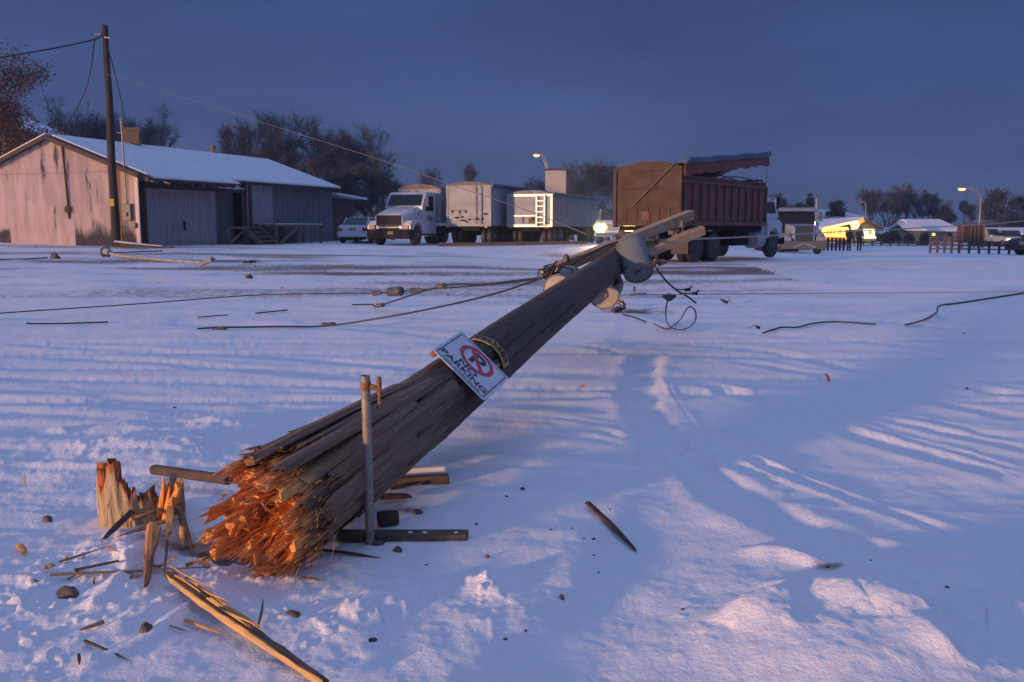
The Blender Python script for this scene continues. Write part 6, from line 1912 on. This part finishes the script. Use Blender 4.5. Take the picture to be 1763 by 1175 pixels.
def street_lamp(label, px, ytop, ylamp, lpx, Y, lamp_r, energy, name='street_lamp', both=True):
    g = at_ground(px, Y); top = P(px, ytop, Y); hd = P(lpx, ylamp, Y) - g; tp = top - g
    t = thing(name, label, 'street lamp', g)
    q = MB(); q.tube([(0, 0, -.5), (0, 0, tp.z * .5), (0, 0, tp.z)], [.12, .10, .08], 10); q.build('pole', M['steel'], t, smooth=True)
    a_ = MB(); sg = 1 if hd.x > 0 else -1
    a_.tube(curve_pts([Vector((0, 0, tp.z - .3)), Vector((hd.x * .25, 0, tp.z + (hd.z - tp.z) * .75)), Vector((hd.x * .65, 0, hd.z + .08)), Vector((hd.x, 0, hd.z + .08))], 6), .045, 8)
    a_.tube(curve_pts([Vector((0, 0, tp.z - .9)), Vector((hd.x * .2, 0, tp.z - .1)), Vector((hd.x * .55, 0, hd.z + .02))], 6), .03, 6)
    a_.build('arm', M['steel'], t, smooth=True)
    h = MB(); h.lathe([(lamp_r * .3, .16), (lamp_r * .8, .12), (lamp_r * 1.05, .02), (lamp_r, .0)], (hd.x, 0, hd.z), (0, 0, 1), 16); ho = h.build('lamp_head', M['steel'], t, smooth=True)
    b_ = MB(); b_.lathe([(lamp_r * .4, -lamp_r * .55), (lamp_r * .8, -lamp_r * .4), (lamp_r, -.01)], (hd.x, 0, hd.z), (0, 0, 1), 16)
    if energy:
        b_.build('lamp_glass', M['lamp'], ho, smooth=True)
        ld = bpy.data.lights.new('lamp_light', 'POINT'); ld.energy = energy; ld.color = (1, .55, .22); ld.shadow_soft_size = .3
        lo = bpy.data.objects.new('lamp_light', ld); COL.objects.link(lo); lo.parent = t; lo.location = (hd.x, 0, hd.z - 1.0)
    else: b_.build('lamp_glass', M['greyins'], ho, smooth=True)
street_lamp('lit street lamp on a curved arm above the pale billboard', 943, 285, 267, 924, 72, .26, 45)
street_lamp('lit street lamp on a long arm at the far right', 1684, 334, 325, 1656, 105, .42, 70)
street_lamp('unlit dark lamp post behind the restaurant roof', 1488, 352, 349, 1484, 112, .22, 0)

def billboard():
    Y = 66; g = at_ground(956, Y)
    a_, b_ = P(939, 294, Y) - g, P(974, 345, Y) - g
    t = thing('billboard', 'pale stained billboard panel with red top edge above the grain trailer', 'billboard', g)
    q = MB(); q.b(a_.x, b_.x, -.06, .12, b_.z, a_.z); p = q.build('panel', M['billboard'], t)
    q = MB(); q.b(a_.x - .03, b_.x + .03, -.10, .16, a_.z, a_.z + .12); q.b(b_.x, b_.x + .06, -.1, .16, b_.z, a_.z); q.build('edge_trim', M['rustpanel'], p)
    q = MB(); q.b(a_.x + .15, b_.x - .15, -.09, -.062, a_.z - .62, a_.z - .42); q.build('faded_band', M['rustfade'], p)
    q = MB()
    for x in (a_.x + .3, b_.x - .3): q.tube([(x, .2, -.4), (x, .2, a_.z - .1)], .09, 8)
    q.build('post', M['steel'], t)
M['rustfade'] = mat('faded_red_band', (.50, .38, .31), (.56, .47, .40), 3, .7)
billboard()

def corral(label, pa, pb, Y0, Y1, h, bars, m, name='pipe_fence', posts=6, vert=False):
    a_, b_ = at_ground(pa, Y0), at_ground(pb, Y1)
    t = thing(name, label, 'fence', a_); d = b_ - a_
    for k in range(posts):
        p = d * (k / (posts - 1)); q = MB(); q.tube([p + Vector((0, 0, -.3)), p + Vector((0, 0, h))], .07, 7); q.build('post', M[m], t)
    for k in range(bars):
        z = .25 + (h - .3) * k / (bars - 1); q = MB(); q.bar(Vector((0, 0, z)), d + Vector((0, 0, z)), .07, .07); q.build('rail', M[m], t)
corral('dark pipe fence panels with heavy end posts at the right', 1601, 1650, 51, 50.5, .95, 4, 'pipefence', posts=5)
corral('long dark pipe fence running to the right edge of the frame', 1651, 1790, 50.5, 49, .70, 3, 'pipefence', posts=9)
corral('rust brown fence panels right of the dark semi truck', 1418, 1452, 58, 60, .85, 4, 'rustpanel', posts=6)
corral('low dark rail along the far road edge', 1440, 1640, 80, 80, .45, 2, 'pipefence', posts=14)

def rack():
    Y = 70; g = at_ground(1672, Y); t = thing('orange_rack', 'tall stack of orange red panels behind the pipe fence at the right', 'panel stack', g)
    q = MB(); s = Y / FPX
    q.b(-15 * s, -3 * s, 0, 1.0, .4, 1.8); q.b(2 * s, 18 * s, 0, 1.0, .4, 1.75); q.build('panel', M['rustpanel'], t)
    q = MB()
    for x in (-16 * s, -2 * s, 4 * s, 11 * s, 19 * s): q.b(x - .05, x + .05, -.1, -.0, -.3, 1.85)
    q.build('upright', M['graywood'], t)
rack()
def lit_van():
    Y = 90; g = at_ground(1714, Y); t = thing('parked_van', 'pale boxy van with bright headlights at the far right', 'van', g, R(270)); s = Y / FPX
    q = MB(); q.prism([(0, .4), (0, 1.0), (-.5, 1.15), (-.9, 1.75), (-4.2, 1.78), (-4.2, .4)], -.6, .6); q.build('body', M['dirtywhite'], t, bevel=.05)
    q = MB(); q.b(-.4, .03, -.5, .5, 1.22, 1.28) if False else q.prism([(-.48, 1.18), (-.86, 1.7), (-.84, 1.72), (-.46, 1.2)], -.5, .5); q.build('windshield', M['glass'], t)
    for y in (-.38, .38):
        q = MB(); q.lathe([(.17, -.02), (.17, .03), (.1, .05)], (.0, y, .75), (1, 0, 0), 14); q.build('headlight', M['neonwhite'], t)
    q = MB(); q.b(.0, .08, -.55, .55, .98, 1.06); q.build('light_bar', M['neonwhite'], t)
    for x in (-.8, -3.4):
        for y in (-1, 1): wheel(t, x, y * .52, .32, .2, y)
lit_van()
def small_car(px, Y, label, m, rz, lit=False):
    g = at_ground(px, Y); t = thing('parked_car', label, 'car', g, rz)
    q = MB(); q.prism([(0, .3), (0, .72), (.3, .86), (1.1, .95), (3.4, .95), (4.3, .86), (4.4, .3)], -.85, .85); q.build('body', M[m], t, bevel=.06)
    c = MB(); c.prism([(.7, .94), (1.3, 1.42), (2.7, 1.44), (3.4, .95)], -.72, .72); cb = c.build('cabin', M['glass'], t, bevel=.06)
    r_ = MB(); r_.b(1.3, 2.7, -.7, .7, 1.43, 1.47); r_.build('roof', M[m], cb)
    for x in (.85, 3.5):
        for s in (-1, 1): wheel(t, x, s * .75, .33, .2, s)
    for s in (-1, 1):
        q = MB(); q.box((0, s * .62, .66), (.06, .34, .16)); q.build('headlight', M['neonwhite' if lit else 'clearlens'], t)
small_car(1748, 80, 'pale car with lit headlights behind the fence at the right edge', 'dirtywhite', R(80), True)
small_car(1745, 47.5, 'black car cut off by the right edge of the frame', 'black', R(4))

def person(px, Y, label, seed, h=1.74, dirx=0.0, lean=0.0):
    g = at_ground(px, Y)
    root = thing('person', label, 'person', g, dirx)
    k = h / 1.75
    J = {'pel': (0, 0, .95), 'waist': (0, 0, 1.10), 'chest': (0, .0, 1.32), 'neck': (0, .0, 1.50), 'head': (0, -.02, 1.60), 'crown': (0, -.015, 1.72),
         'hl': (.09, 0, .90), 'kl': (.095, -.02, .50), 'al': (.09, .02, .09), 'tl': (.10, -.14, .04), 'hr': (-.09, 0, .90), 'kr': (-.095, -.01, .50), 'ar': (-.10, .03, .09), 'tr': (-.12, -.13, .04),
         'sl': (.20, 0, 1.43), 'el': (.26, .03, 1.15), 'wl': (.22, -.10, .94), 'nl': (.20, -.15, .86), 'sr': (-.20, 0, 1.43), 'er': (-.27, .03, 1.16), 'wr': (-.21, -.10, .96), 'nr': (-.19, -.14, .88)}
    Rd = {'pel': .17, 'waist': .16, 'chest': .185, 'neck': .065, 'head': .095, 'crown': .07, 'hl': .11, 'kl': .075, 'al': .06, 'tl': .045, 'hr': .11, 'kr': .075, 'ar': .06, 'tr': .045,
          'sl': .085, 'el': .065, 'wl': .05, 'nl': .04, 'sr': .085, 'er': .065, 'wr': .05, 'nr': .04}
    E = [('pel', 'waist'), ('waist', 'chest'), ('chest', 'neck'), ('neck', 'head'), ('head', 'crown'), ('pel', 'hl'), ('hl', 'kl'), ('kl', 'al'), ('al', 'tl'), ('pel', 'hr'), ('hr', 'kr'), ('kr', 'ar'), ('ar', 'tr'),
         ('chest', 'sl'), ('sl', 'el'), ('el', 'wl'), ('wl', 'nl'), ('chest', 'sr'), ('sr', 'er'), ('er', 'wr'), ('wr', 'nr')]
    names = list(J); me = bpy.data.meshes.new('body')
    me.from_pydata([Vector(J[n]) * k for n in names], [(names.index(a_), names.index(b_)) for a_, b_ in E], [])
    o = bpy.data.objects.new('body', me); COL.objects.link(o); o.parent = root
    sk = o.modifiers.new('skin', 'SKIN'); sv = me.skin_vertices[0].data
    for i, n in enumerate(names): sv[i].radius = (Rd[n] * k, Rd[n] * k * (.75 if n in ('pel', 'waist', 'chest') else 1)); sv[i].use_root = (n == 'pel')
    ss = o.modifiers.new('sub', 'SUBSURF'); ss.levels = 2; ss.render_levels = 2
    me.materials.append(M['cloth_dark'])
    f = MB(); f.lathe([(.02, -.10), (.075, -.06), (.085, .0), (.075, .06), (.03, .09)], Vector((0, -.045, 1.61)) * k, (0, 0, 1), 12); f.build('face', M['skin'], root, smooth=True)
    c = MB(); c.lathe([(.108, 0), (.112, .05), (.09, .11), (.03, .135)], Vector((0, -.01, 1.64)) * k, (0, 0, 1), 14); c.build('cap', M['cloth_dark'], root, smooth=True)
person(1461, 62, 'person in dark work clothes standing at left of a pair before the lit restaurant', 1, 1.66, .3)
person(1479, 62, 'person in dark work clothes standing at right of a pair before the lit restaurant', 2, 1.62, -.4)

def haze():
    # thin cold evening air over the yard
    q = MB(); q.b(-130, 420, -14, 420, -9, 40)
    m = bpy.data.materials.new('haze'); m.use_nodes = True
    n, l = m.node_tree.nodes, m.node_tree.links
    n.clear()
    v = n.new('ShaderNodeVolumePrincipled'); v.inputs['Color'].default_value = (.55, .75, 1, 1); v.inputs['Density'].default_value = .0011; v.inputs['Anisotropy'].default_value = .6
    o = n.new('ShaderNodeOutputMaterial'); l.new(v.outputs[0], o.inputs['Volume'])
    tag(q.build('haze', m), kind='stuff')
haze()
